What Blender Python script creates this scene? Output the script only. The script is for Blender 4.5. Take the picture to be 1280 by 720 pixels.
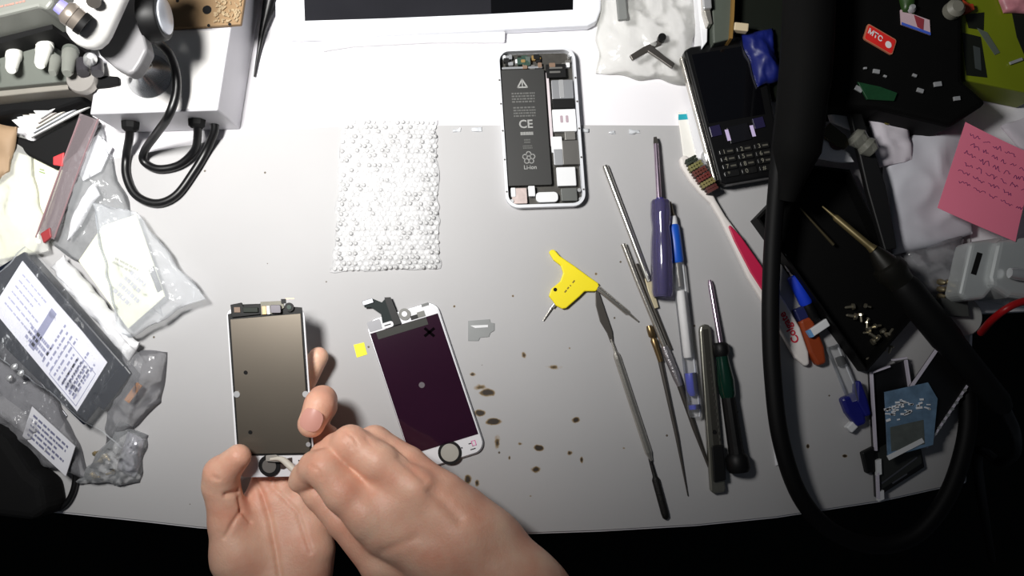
import bpy, bmesh, math, random
import numpy as np
from mathutils import Vector, Matrix, noise as mnoise

for _o in list(bpy.data.objects):
    bpy.data.objects.remove(_o)
scene = bpy.context.scene
COL = scene.collection
R = math.radians

# ------------------------------------------------------------------ camera
F_PX, DIST, TILT = 1000.0, 0.60, R(5.0)
CAM = Vector((0, -DIST * math.sin(TILT), DIST * math.cos(TILT)))
cam_data = bpy.data.cameras.new('camera')
cam_data.sensor_width = 36.0
cam_data.lens = 36.0 * F_PX / 1280.0
cam_data.clip_start = 0.01
cam = bpy.data.objects.new('camera', cam_data)
cam.location = CAM
cam.rotation_euler = (TILT, 0, 0)
COL.objects.link(cam)
scene.camera = cam
CROT = Matrix.Rotation(TILT, 3, 'X')

# ------------------------------------------------------------------ light
world = bpy.data.worlds.new('dim_room')
scene.world = world
world.use_nodes = True
world.node_tree.nodes['Background'].inputs[0].default_value = (0.75, 0.85, 1.0, 1)
world.node_tree.nodes['Background'].inputs[1].default_value = 0.035

lamp_data = bpy.data.lights.new('bench_lamp_light', 'SPOT')      # shaded bench lamp above the back left of the bench
lamp_data.energy = 27.0
lamp_data.color = (1.0, 0.985, 0.955)
lamp_data.spot_size = R(139.0)
lamp_data.spot_blend = 1.0
lamp_data.shadow_soft_size = 0.06
lamp = bpy.data.objects.new('bench_lamp_light', lamp_data)
lamp.location = (-0.235, 0.119, 0.544)
lamp.rotation_euler = (Vector((-0.205, 0.375, 0.0)) - Vector(lamp.location)).to_track_quat('-Z', 'Y').to_euler()
COL.objects.link(lamp)

vs = scene.view_settings
vs.view_transform = 'Standard'
vs.look = 'None'
vs.exposure = 0.0
vs.gamma = 1.0
vs.use_curve_mapping = False

# ------------------------------------------------------------------ helpers
def W(px, py, z=0.0):
    """point of the photograph at height z above the bench"""
    d = CROT @ Vector(((px - 640) / F_PX, -(py - 360) / F_PX, -1.0))
    t = (z - CAM.z) / d.z
    return CAM + d * t

def PX(z=0.0):
    return (CAM.z - z) / F_PX      # metres for one pixel at height z

def lin(c):
    c = [x / 255.0 for x in c]
    return tuple(x / 12.92 if x <= 0.04045 else ((x + 0.055) / 1.055) ** 2.4 for x in c)

MATS = {}
def mat(name, rgb=None, rough=0.5, metal=0.0, var=0.12, scale=60.0, bump=0.0, bscale=200.0,
        coat=0.0, trans=0.0, sss=0.0, emit=None, spec=0.5):
    if name in MATS:
        return MATS[name]
    m = bpy.data.materials.new(name)
    m.use_nodes = True
    nt = m.node_tree; n = nt.nodes; l = nt.links
    b = n['Principled BSDF']
    col = lin(rgb)
    tc = n.new('ShaderNodeTexCoord')
    nz = n.new('ShaderNodeTexNoise'); nz.inputs['Scale'].default_value = scale
    nz.inputs['Detail'].default_value = 3
    l.new(tc.outputs['Object'], nz.inputs['Vector'])
    mx = n.new('ShaderNodeMix'); mx.data_type = 'RGBA'
    mx.inputs['A'].default_value = tuple(max(0, c * (1 - var)) for c in col) + (1,)
    mx.inputs['B'].default_value = tuple(min(1, c * (1 + var)) for c in col) + (1,)
    l.new(nz.outputs['Fac'], mx.inputs['Factor'])
    l.new(mx.outputs['Result'], b.inputs['Base Color'])
    b.inputs['Roughness'].default_value = rough
    b.inputs['Metallic'].default_value = metal
    b.inputs['Specular IOR Level'].default_value = spec
    b.inputs['Coat Weight'].default_value = coat
    b.inputs['Coat Roughness'].default_value = 0.05
    b.inputs['Transmission Weight'].default_value = trans
    if sss:
        b.inputs['Subsurface Weight'].default_value = sss
        b.inputs['Subsurface Radius'].default_value = (0.0035, 0.0014, 0.0008)
        b.inputs['Subsurface Scale'].default_value = 1.0
    if bump:
        nb = n.new('ShaderNodeTexNoise'); nb.inputs['Scale'].default_value = bscale
        nb.inputs['Detail'].default_value = 4
        l.new(tc.outputs['Object'], nb.inputs['Vector'])
        bp = n.new('ShaderNodeBump'); bp.inputs['Strength'].default_value = bump
        bp.inputs['Distance'].default_value = 0.001
        l.new(nb.outputs['Fac'], bp.inputs['Height'])
        l.new(bp.outputs['Normal'], b.inputs['Normal'])
    if emit:
        b.inputs['Emission Color'].default_value = lin(emit[0]) + (1,)
        b.inputs['Emission Strength'].default_value = emit[1]
    MATS[name] = m
    return m

def film(name, tint=(235, 238, 242), haze=0.12, rough=0.12, ripple=0.5, rscale=120.0, fres=0.7, clear=0.97, crinkle=0.0):
    """clear plastic film: transparent sheet with a glossy, slightly milky skin"""
    if name in MATS:
        return MATS[name]
    m = bpy.data.materials.new(name); m.use_nodes = True
    nt = m.node_tree; n = nt.nodes; l = nt.links
    b = n['Principled BSDF']
    b.inputs['Base Color'].default_value = lin(tint) + (1,)
    b.inputs['Roughness'].default_value = rough
    tc = n.new('ShaderNodeTexCoord')
    nb = n.new('ShaderNodeTexNoise'); nb.inputs['Scale'].default_value = rscale
    nb.inputs['Detail'].default_value = 3
    l.new(tc.outputs['Object'], nb.inputs['Vector'])
    bp = n.new('ShaderNodeBump'); bp.inputs['Strength'].default_value = ripple
    bp.inputs['Distance'].default_value = 0.002
    if crinkle:
        ds = n.new('ShaderNodeVectorMath'); ds.operation = 'MULTIPLY_ADD'      # warped cells give the sharp creases of film
        l.new(nb.outputs['Color'], ds.inputs[0]); ds.inputs[1].default_value = (0.02, 0.02, 0.02)
        l.new(tc.outputs['Object'], ds.inputs[2])
        vo = n.new('ShaderNodeTexVoronoi'); vo.inputs['Scale'].default_value = crinkle
        l.new(ds.outputs[0], vo.inputs['Vector'])
        ms_ = n.new('ShaderNodeMath'); ms_.operation = 'MULTIPLY_ADD'; l.new(vo.outputs['Distance'], ms_.inputs[0]); ms_.inputs[1].default_value = 1.6
        l.new(nb.outputs['Fac'], ms_.inputs[2]); l.new(ms_.outputs[0], bp.inputs['Height'])
    else:
        l.new(nb.outputs['Fac'], bp.inputs['Height'])
    l.new(bp.outputs['Normal'], b.inputs['Normal'])
    tr = n.new('ShaderNodeBsdfTransparent')
    tr.inputs[0].default_value = (clear, clear, clear, 1)
    fr = n.new('ShaderNodeFresnel'); fr.inputs['IOR'].default_value = 1.45
    l.new(bp.outputs['Normal'], fr.inputs['Normal'])
    ma = n.new('ShaderNodeMath'); ma.operation = 'MULTIPLY_ADD'; ma.use_clamp = True
    l.new(fr.outputs[0], ma.inputs[0]); ma.inputs[1].default_value = fres; ma.inputs[2].default_value = haze
    mx = n.new('ShaderNodeMixShader')
    l.new(ma.outputs[0], mx.inputs[0])
    l.new(tr.outputs[0], mx.inputs[1]); l.new(b.outputs[0], mx.inputs[2])
    l.new(mx.outputs[0], n['Material Output'].inputs['Surface'])
    MATS[name] = m
    return m

def tag(o, label=None, cat=None, group=None, kind=None):
    if label: o['label'] = label
    if cat: o['category'] = cat
    if group: o['group'] = group
    if kind: o['kind'] = kind
    return o

def thing(name, label, cat, loc, group=None):
    o = bpy.data.objects.new(name, None)
    o.empty_display_size = 0.01
    o.location = loc
    COL.objects.link(o)
    return tag(o, label, cat, group)

def wloc(o):
    v = Vector((0, 0, 0))
    while o is not None:
        v += Vector(o.location); o = o.parent
    return v

class MB:
    def __init__(self):
        self.v = []; self.f = []
    def add(self, vs, fs):
        b = len(self.v)
        self.v += [Vector(p) for p in vs]
        self.f += [[i + b for i in f] for f in fs]
        return self
    def loops(self, loops, cap=True, closed=True):
        n = len(loops[0]); vs = [p for lp in loops for p in lp]; fs = []
        for i in range(len(loops) - 1):
            for j in range(n if closed else n - 1):
                k = (j + 1) % n
                fs.append([i * n + j, i * n + k, (i + 1) * n + k, (i + 1) * n + j])
        if cap:
            fs.append(list(range(n))[::-1])
            fs.append([(len(loops) - 1) * n + j for j in range(n)])
        return self.add(vs, fs)
    def prism(self, pts, z0, z1):
        return self.loops([[Vector((p[0], p[1], z0)) for p in pts], [Vector((p[0], p[1], z1)) for p in pts]])
    def pp(self, pxs, z0, z1):
        return self.prism([W(x, y, z1) for x, y in pxs], z0, z1)
    def box(self, c, s, rz=0.0, M=None):
        M = M or Matrix.Rotation(rz, 3, 'Z')
        c = Vector(c); vs = []
        for dz in (-1, 1):
            for dx, dy in ((-1, -1), (1, -1), (1, 1), (-1, 1)):
                vs.append(c + M @ Vector((dx * s[0] / 2, dy * s[1] / 2, dz * s[2] / 2)))
        return self.loops([vs[:4], vs[4:]])
    def tube(self, pts, r, n=10, cap=True, flat=1.0):
        pts = [Vector(p) for p in pts]
        rs = r if isinstance(r, (list, tuple)) else [r] * len(pts)
        lps = []; up = None
        for i, p in enumerate(pts):
            t = (pts[min(i + 1, len(pts) - 1)] - pts[max(i - 1, 0)])
            if t.length < 1e-9: t = Vector((0, 0, 1))
            t.normalize()
            if up is None:
                up = Vector((0, 0, 1)) if abs(t.z) < 0.9 else Vector((1, 0, 0))
            s = t.cross(up)
            if s.length < 1e-6: s = t.cross(Vector((1, 0, 0)))
            s.normalize(); up = s.cross(t).normalized()
            lps.append([p + s * math.cos(a) * rs[i] + up * math.sin(a) * rs[i] * flat
                        for a in [2 * math.pi * k / n for k in range(n)]])
        return self.loops(lps, cap)
    def lathe(self, p0, p1, prof, n=16, flat=1.0):
        p0 = Vector(p0); p1 = Vector(p1)
        return self.tube2(p0, p1, prof, n, flat)
    def tube2(self, p0, p1, prof, n, flat):
        d = p1 - p0; t = d.normalized()
        up = Vector((0, 0, 1)) if abs(t.z) < 0.9 else Vector((0, 1, 0))
        s = t.cross(up).normalized(); up = s.cross(t).normalized()
        lps = []
        for f, r in prof:
            r = max(r, 1e-5)
            lps.append([p0 + d * f + s * math.cos(a) * r + up * math.sin(a) * r * flat
                        for a in [2 * math.pi * k / n for k in range(n)]])
        return self.loops(lps)
    def ribbon(self, spine, half, z0, z1):
        """flat bar following a pixel spine with half widths in pixels"""
        L = []; Rr = []
        for i, (x, y) in enumerate(spine):
            a = spine[max(i - 1, 0)]; b = spine[min(i + 1, len(spine) - 1)]
            dx, dy = b[0] - a[0], b[1] - a[1]; q = math.hypot(dx, dy) or 1
            nx, ny = -dy / q, dx / q; h = half[i] if isinstance(half, (list, tuple)) else half
            L.append((x + nx * h, y + ny * h)); Rr.append((x - nx * h, y - ny * h))
        return self.pp(L + Rr[::-1], z0, z1)
    def out(self, name, m, parent=None, smooth=False, bevel=0.0, seg=2, sub=0, origin=None, angle=40):
        bm = bmesh.new()
        vv = [bm.verts.new(p) for p in self.v]
        for f in self.f:
            try: bm.faces.new([vv[i] for i in f])
            except ValueError: pass
        bmesh.ops.recalc_face_normals(bm, faces=bm.faces[:])
        if bevel:
            es = [e for e in bm.edges if len(e.link_faces) == 2 and e.calc_face_angle(0) > R(30)]
            if es:
                bmesh.ops.bevel(bm, geom=es, offset=bevel, segments=seg, affect='EDGES', profile=0.5, clamp_overlap=True)
        return finish(name, bm, m, parent, smooth, sub, origin, angle)

def finish(name, bm, m, parent=None, smooth=False, sub=0, origin=None, angle=40):
    if origin is None:
        if parent is not None:
            origin = wloc(parent)
        else:
            xs = [v.co.x for v in bm.verts]; ys = [v.co.y for v in bm.verts]; zs = [v.co.z for v in bm.verts]
            origin = Vector(((min(xs) + max(xs)) / 2, (min(ys) + max(ys)) / 2, min(zs)))
    for v in bm.verts: v.co -= origin
    me = bpy.data.meshes.new(name)
    if smooth:
        for f in bm.faces: f.smooth = True
        for e in bm.edges:
            if len(e.link_faces) == 2 and e.calc_face_angle(0) > R(angle): e.smooth = False
    bm.to_mesh(me); bm.free()
    me.materials.append(m)
    o = bpy.data.objects.new(name, me)
    COL.objects.link(o)
    if parent is not None:
        o.parent = parent
        o.location = origin - wloc(parent)
    else:
        o.location = origin
    if sub:
        md = o.modifiers.new('subd', 'SUBSURF'); md.levels = sub; md.render_levels = sub
    return o

class Fr:
    """local frame on a flat thing: u to the right, v downwards (0..1), w height in metres"""
    def __init__(s, tl, tr, bl):
        s.o = Vector(tl); s.u = Vector(tr) - s.o; s.v = Vector(bl) - s.o
        s.n = -(s.u.cross(s.v)).normalized()
    def p(s, u, v, w=0.0):
        return s.o + s.u * u + s.v * v + s.n * w
    def prism(s, mb, poly, w0, w1):
        return mb.loops([[s.p(u, v, w0) for u, v in poly], [s.p(u, v, w1) for u, v in poly]])
    def rect(s, mb, u0, v0, u1, v1, w0, w1):
        return s.prism(mb, [(u0, v0), (u1, v0), (u1, v1), (u0, v1)], w0, w1)
    def rrect(s, u0, v0, u1, v1, rad, n=5):
        ru = rad / s.u.length; rv = rad / s.v.length; out = []
        for cu, cv, a0 in ((u1 - ru, v0 + rv, -90), (u1 - ru, v1 - rv, 0), (u0 + ru, v1 - rv, 90), (u0 + ru, v0 + rv, 180)):
            for k in range(n + 1):
                a = R(a0 + 90 * k / n)
                out.append((cu + ru * math.cos(a), cv + rv * math.sin(a)))
        return out
    def circ(s, u, v, rad, n=20):
        return [(u + rad / s.u.length * math.cos(2 * math.pi * k / n), v + rad / s.v.length * math.sin(2 * math.pi * k / n)) for k in range(n)]
def frpx(tl, tr, bl, z):
    zz = z if isinstance(z, (list, tuple)) else (z, z, z)
    return Fr(W(*tl, zz[0]), W(*tr, zz[1]), W(*bl, zz[2]))

def spline(pts, n=8):
    pts = [Vector(p) for p in pts]; out = []
    P = [pts[0] * 2 - pts[1]] + pts + [pts[-1] * 2 - pts[-2]]
    for i in range(1, len(P) - 2):
        a, b, c, d = P[i - 1:i + 3]
        for k in range(n):
            t = k / n
            out.append(0.5 * ((2 * b) + (c - a) * t + (2 * a - 5 * b + 4 * c - d) * t * t + (3 * b - a - 3 * c + d) * t ** 3))
    out.append(pts[-1])
    return out

def text(body, fr, u, v, height, m, parent, name='lettering', w=0.0002, ang=0.0, bold=0.0, sx=1.0):
    """flat lettering centred on (u,v) of a frame; height in metres; ang in degrees in the frame plane"""
    cu = bpy.data.curves.new('txt', 'FONT'); cu.body = body; cu.size = 1.0
    cu.align_x = 'CENTER'; cu.align_y = 'CENTER'; cu.extrude = 0.0; cu.offset = bold
    cu.resolution_u = 3
    tmp = bpy.data.objects.new('txt', cu)
    COL.objects.link(tmp)
    bpy.context.view_layer.update()
    me = bpy.data.meshes.new_from_object(tmp.evaluated_get(bpy.context.evaluated_depsgraph_get()))
    ux = fr.u.normalized(); uy = -(fr.v.normalized())
    c, s = math.cos(R(ang)), math.sin(R(ang))
    ex = ux * c + uy * s; ey = -ux * s + uy * c
    o0 = fr.p(u, v, w); k = height / 0.7
    bm = bmesh.new(); bm.from_mesh(me)
    for q in bm.verts:
        q.co = o0 + ex * q.co.x * k * sx + ey * q.co.y * k
    bpy.data.objects.remove(tmp); bpy.data.curves.remove(cu); bpy.data.meshes.remove(me)
    return finish(name, bm, m, parent)

def printed(fr, u0, v0, u1, v1, rows, m, parent, seed=1, fill=0.7, w=0.00025, hfrac=0.5, name='printed_text', gap=0.3):
    rnd = random.Random(seed); mb = MB(); dv = (v1 - v0) / rows
    for r in range(rows):
        u = u0; end = u1 - rnd.random() * (1 - fill) * (u1 - u0)
        while u < end:
            wd = (u1 - u0) * (0.04 + 0.10 * rnd.random())
            a, b = u, min(u + wd, end)
            fr.rect(mb, a, v0 + dv * r + dv * (1 - hfrac) / 2, b, v0 + dv * r + dv * (1 + hfrac) / 2, w - 0.0001, w)
            u += wd * (1 + gap)
    return mb.out(name, m, parent)

def sheet(name, quad, z0, h, amp, seed, m, parent=None, nu=22, nv=22, freq=55.0, thick=0.0005, edge=0.0015, soft=0.45, sharp=True, zc=None):
    """closed crumpled pillow or sheet on a pixel quad (tl,tr,br,bl); zc gives four corner heights"""
    q = [W(x, y, z0 + h * 0.5) for x, y in quad]
    zc = zc or [0, 0, 0, 0]
    off = Vector((seed * 3.7, seed * 1.3, seed * 0.7)); top = []; bot = []
    for j in range(nv + 1):
        for i in range(nu + 1):
            u, v = i / nu, j / nv
            p = q[0] * (1 - u) * (1 - v) + q[1] * u * (1 - v) + q[2] * u * v + q[3] * (1 - u) * v
            zz = zc[0] * (1 - u) * (1 - v) + zc[1] * u * (1 - v) + zc[2] * u * v + zc[3] * (1 - u) * v
            s = p * freq + off
            e = max(0.0, math.sin(math.pi * u) * math.sin(math.pi * v)) ** soft
            nx = mnoise.noise(s); ny = mnoise.noise(s + Vector((9, 4, 2)))
            hgt = mnoise.noise(s + Vector((3, 8, 5)))
            if sharp:
                hgt = 1 - 2.2 * abs(hgt)
                hgt += 0.5 * (1 - 2.4 * abs(mnoise.noise(s * 2.3)))
            p2 = Vector((p.x + nx * edge * 2, p.y + ny * edge * 2, 0))
            g = z0 + zz
            zt = g + thick + h * e + max(-0.6 * h * e if h else -0.2 * amp, amp * hgt * (0.35 + 0.65 * e)) + amp * 0.35
            top.append(Vector((p2.x, p2.y, max(zt, g + thick))))
            bot.append(Vector((p2.x, p2.y, g if h else max(zt - thick, g))))
    mb = MB(); n = nu + 1; N = len(top); fs = []
    for j in range(nv):
        for i in range(nu):
            a = j * n + i
            fs.append([a, a + 1, a + n + 1, a + n]); fs.append([N + a, N + a + n, N + a + n + 1, N + a + 1])
    for i in range(nu):
        fs.append([i, N + i, N + i + 1, i + 1]); b = nv * n + i; fs.append([b, b + 1, N + b + 1, N + b])
    for j in range(nv):
        a = j * n; fs.append([a, a + n, N + a + n, N + a]); b = a + nu; fs.append([b, N + b, N + b + n, b + n])
    mb.add(top + bot, fs)
    return mb.out(name, m, parent, smooth=True, angle=70)

def clone(o, loc, parent=None, rz=None):
    c = o.copy(); COL.objects.link(c); c.parent = parent; c.location = loc
    if rz is not None: c.rotation_euler = (o.rotation_euler[0], o.rotation_euler[1], rz)
    return c

# shared materials
M_WHITE = mat('white_plastic', (225, 226, 228), 0.35, var=0.04)
M_BLACK = mat('black_plastic', (12, 12, 13), 0.5, var=0.2, spec=0.25)
M_BLACKMATT = mat('black_matt', (10, 10, 11), 0.75, var=0.2, spec=0.25)
M_RUBBER = mat('black_rubber', (9, 9, 11), 0.38, var=0.15, spec=0.5)
M_STEEL = mat('brushed_steel', (190, 186, 178), 0.26, 0.8, var=0.18, bump=0.1, bscale=900)
M_SILVER = mat('silver_metal', (206, 207, 209), 0.3, 0.6, var=0.08)
M_DARKMETAL = mat('dark_metal', (84, 80, 76), 0.4, 0.6, var=0.2)
M_INK = mat('grey_ink', (70, 72, 80), 0.7)
M_DARKINK = mat('dark_ink', (25, 25, 32), 0.7)
M_PAPER = mat('white_paper', (232, 232, 236), 0.8, var=0.03)
M_CREAM = mat('cream_paper', (232, 234, 205), 0.8, var=0.04)

# ================================================================== setting
floor_mb = MB().box((0, 0, -0.755), (3.0, 2.6, 0.05))
fl = floor_mb.out('floor', mat('dark_floor', (20, 22, 20), 0.8, var=0.3, scale=6, spec=0.2)); tag(fl, 'dark floor below the workbench', 'floor', kind='structure')

# workbench ---------------------------------------------------------
EDGE = [(-160, 606), (-60, 622), (65, 641), (180, 653), (250, 661), (400, 668), (600, 670), (750, 665), (870, 658), (970, 648),
        (1100, 628), (1208, 604)]
bench_poly = [W(x, y) for x, y in EDGE] + [W(1212, 560), W(1217, 392), W(1500, 380)] + [Vector((0.56, 0.42, 0)), Vector((-0.56, 0.42, 0)), Vector((-0.56, W(-160, 606).y, 0))]
desk = thing('workbench', 'white laminate workbench with a bowed front edge under all the tools', 'workbench', (0, 0.1, -0.73))
MB().prism(bench_poly, -0.026, 0.0).out('bench_top', mat('white_laminate', (236, 234, 238), 0.35, var=0.03, scale=8), desk, bevel=0.001)
for x, y in ((-0.52, -0.10), (0.31, -0.12), (-0.52, 0.38), (0.52, 0.38)):
    MB().box((x, y, -0.378), (0.04, 0.04, 0.704)).out('leg', M_DARKMETAL, desk, bevel=0.002)

# grey work mat with burn stains --------------------------------------
def mat_material():
    m = bpy.data.materials.new('grey_work_mat'); m.use_nodes = True
    nt = m.node_tree; n = nt.nodes; l = nt.links; b = n['Principled BSDF']
    b.inputs['Roughness'].default_value = 0.6
    tc = n.new('ShaderNodeTexCoord')
    nz = n.new('ShaderNodeTexNoise'); nz.inputs['Scale'].default_value = 7; nz.inputs['Detail'].default_value = 6
    l.new(tc.outputs['Object'], nz.inputs['Vector'])
    base = n.new('ShaderNodeMix'); base.data_type = 'RGBA'
    base.inputs['A'].default_value = lin((166, 165, 166)) + (1,); base.inputs['B'].default_value = lin((181, 180, 181)) + (1,)
    l.new(nz.outputs['Fac'], base.inputs['Factor'])
    fine = n.new('ShaderNodeTexNoise'); fine.inputs['Scale'].default_value = 190; fine.inputs['Detail'].default_value = 3
    l.new(tc.outputs['Object'], fine.inputs['Vector'])
    prev = None
    stains = [(609, 491, 11, 7, 1.0), (600, 516, 9, 5.5, 1.0), (617, 527, 12, 5.5, 1.1), (622, 554, 5, 10, 0.62), (720, 525, 6, 4.5, .8),
              (673, 560, 8, 4.5, .9), (670, 587, 8, 4.5, .85), (585, 600, 6, 8, .8), (596, 604, 4, 6, .8), (712, 566, 4, 4, .7), (655, 444, 4, 5, .6),
              (692, 459, 11, 4, .5), (590, 468, 5, 3, .55), (601, 484, 9, 5, .6), (727, 574, 2.5, 5, .7), (637, 572, 2, 4, .6), (568, 383, 2, 2, .7),
              (641, 370, 2, 2, .6), (745, 342, 3, 3, .6), (712, 435, 2, 2, .5), (650, 555, 4, 3, .5), (1010, 558, 2.5, 3.5, 1), (1056, 570, 4, 2.5, 1), (780, 560, 3, 2, .5), (663, 620, 3, 2, .5)]
    for px, py, rx, ry, s in stains:
        c = W(px, py, 0.0016)
        sb = n.new('ShaderNodeVectorMath'); sb.operation = 'SUBTRACT'
        l.new(tc.outputs['Object'], sb.inputs[0]); sb.inputs[1].default_value = (c.x, c.y, 0)
        ml = n.new('ShaderNodeVectorMath'); ml.operation = 'MULTIPLY'
        l.new(sb.outputs[0], ml.inputs[0]); ml.inputs[1].default_value = (1 / (rx * 0.0006), 1 / (ry * 0.0006), 0)
        ln = n.new('ShaderNodeVectorMath'); ln.operation = 'LENGTH'; l.new(ml.outputs[0], ln.inputs[0])
        iv = n.new('ShaderNodeMath'); iv.operation = 'MULTIPLY_ADD'
        l.new(ln.outputs['Value'], iv.inputs[0]); iv.inputs[1].default_value = -s; iv.inputs[2].default_value = s
        if prev is None: prev = iv
        else:
            mxx = n.new('ShaderNodeMath'); mxx.operation = 'MAXIMUM'
            l.new(prev.outputs[0], mxx.inputs[0]); l.new(iv.outputs[0], mxx.inputs[1]); prev = mxx
    ad = n.new('ShaderNodeMath'); ad.operation = 'MULTIPLY_ADD'
    l.new(fine.outputs['Fac'], ad.inputs[0]); ad.inputs[1].default_value = 0.9
    l.new(prev.outputs[0], ad.inputs[2])
    rp = n.new('ShaderNodeValToRGB'); e = rp.color_ramp.elements
    e[0].position = 0.55; e[0].color = (0, 0, 0, 1)
    e[1].position = 0.80; e[1].color = (1, 1, 1, 1)
    l.new(ad.outputs[0], rp.inputs[0])
    cr = n.new('ShaderNodeValToRGB'); e = cr.color_ramp.elements
    e[0].position = 0.62; e[0].color = lin((150, 124, 78)) + (1,)
    e[1].position = 0.98; e[1].color = lin((42, 30, 18)) + (1,)
    l.new(ad.outputs[0], cr.inputs[0])
    mx = n.new('ShaderNodeMix'); mx.data_type = 'RGBA'
    l.new(rp.outputs[0], mx.inputs['Factor']); l.new(base.outputs['Result'], mx.inputs['A']); l.new(cr.outputs[0], mx.inputs['B'])
    # tiny specks of dirt
    sp = n.new('ShaderNodeTexVoronoi'); sp.inputs['Scale'].default_value = 42
    l.new(tc.outputs['Object'], sp.inputs['Vector'])
    lt = n.new('ShaderNodeMath'); lt.operation = 'LESS_THAN'; l.new(sp.outputs['Distance'], lt.inputs[0]); lt.inputs[1].default_value = 0.035
    mx2 = n.new('ShaderNodeMix'); mx2.data_type = 'RGBA'
    l.new(lt.outputs[0], mx2.inputs['Factor']); l.new(mx.outputs['Result'], mx2.inputs['A']); mx2.inputs['B'].default_value = lin((90, 80, 66)) + (1,)
    l.new(mx2.outputs['Result'], b.inputs['Base Color'])
    bp = n.new('ShaderNodeBump'); bp.inputs['Strength'].default_value = 0.08; bp.inputs['Distance'].default_value = 0.0006
    l.new(fine.outputs['Fac'], bp.inputs['Height']); l.new(bp.outputs['Normal'], b.inputs['Normal'])
    return m
ZM = 0.0016
mat_poly = [(x, y - 2.5) for x, y in EDGE] + [(1208, 560), (1213, 392), (1213, 200), (1100, 158), (850, 157), (640, 156), (420, 158), (330, 164), (240, 181), (110, 204), (-160, 230)]
wm = MB().pp(mat_poly, 0.0, ZM).out('work_mat', mat_material(), origin=Vector((0, 0, 0)))
tag(wm, 'grey work mat with brown burn marks lying across the bench', 'mat')

# ================================================================== hands (continuous surfaces)
def capsule(P, a, b, ra, rb):
    a = np.array(a, dtype=np.float32); b = np.array(b, dtype=np.float32); ab = b - a
    t = np.clip(((P - a) @ ab) / max(float(ab @ ab), 1e-12), 0, 1)
    return np.linalg.norm(P - (a + t[..., None] * ab), axis=-1) - (ra + (rb - ra) * t)
def smin(a, b, k):
    h = np.clip(0.5 + 0.5 * (b - a) / k, 0, 1)
    return b + (a - b) * h - k * h * (1 - h)
def smax(a, b, k):
    return -smin(-a, -b, k)

def crease(V, Fc, lines):
    """press skin folds into the upper side of the hand along lines given as photo points"""
    a = V[Fc[:, 1]] - V[Fc[:, 0]]; b = V[Fc[:, 3]] - V[Fc[:, 0]]; nf_ = np.cross(a, b)
    N = np.zeros_like(V)
    for k in range(4): np.add.at(N, Fc[:, k], nf_)
    N /= np.maximum(np.linalg.norm(N, axis=1), 1e-12)[:, None]
    if np.sum(N[:, 2] * (V[:, 2] - V[:, 2].mean())) < 0: N = -N
    D = V - np.array(CAM); c, s = math.cos(TILT), math.sin(TILT)
    yc = c * D[:, 1] + s * D[:, 2]; zc = -s * D[:, 1] + c * D[:, 2]
    Q = np.stack([640 + F_PX * D[:, 0] / -zc, 360 - F_PX * yc / -zc], 1)
    for pts, w, depth, zmin in lines:
        dist = np.full(len(V), 1e9)
        for (x0, y0), (x1, y1) in zip(pts[:-1], pts[1:]):
            e = np.array([x1 - x0, y1 - y0], float); t = np.clip(((Q - [x0, y0]) @ e) / (e @ e), 0, 1)
            dist = np.minimum(dist, np.linalg.norm(Q - ([x0, y0] + t[:, None] * e), axis=1))
        f = depth * np.exp(-(dist / w) ** 2) * (N[:, 2] > 0.15) * (V[:, 2] > zmin)
        V = V - N * f[:, None]
    return V

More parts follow.
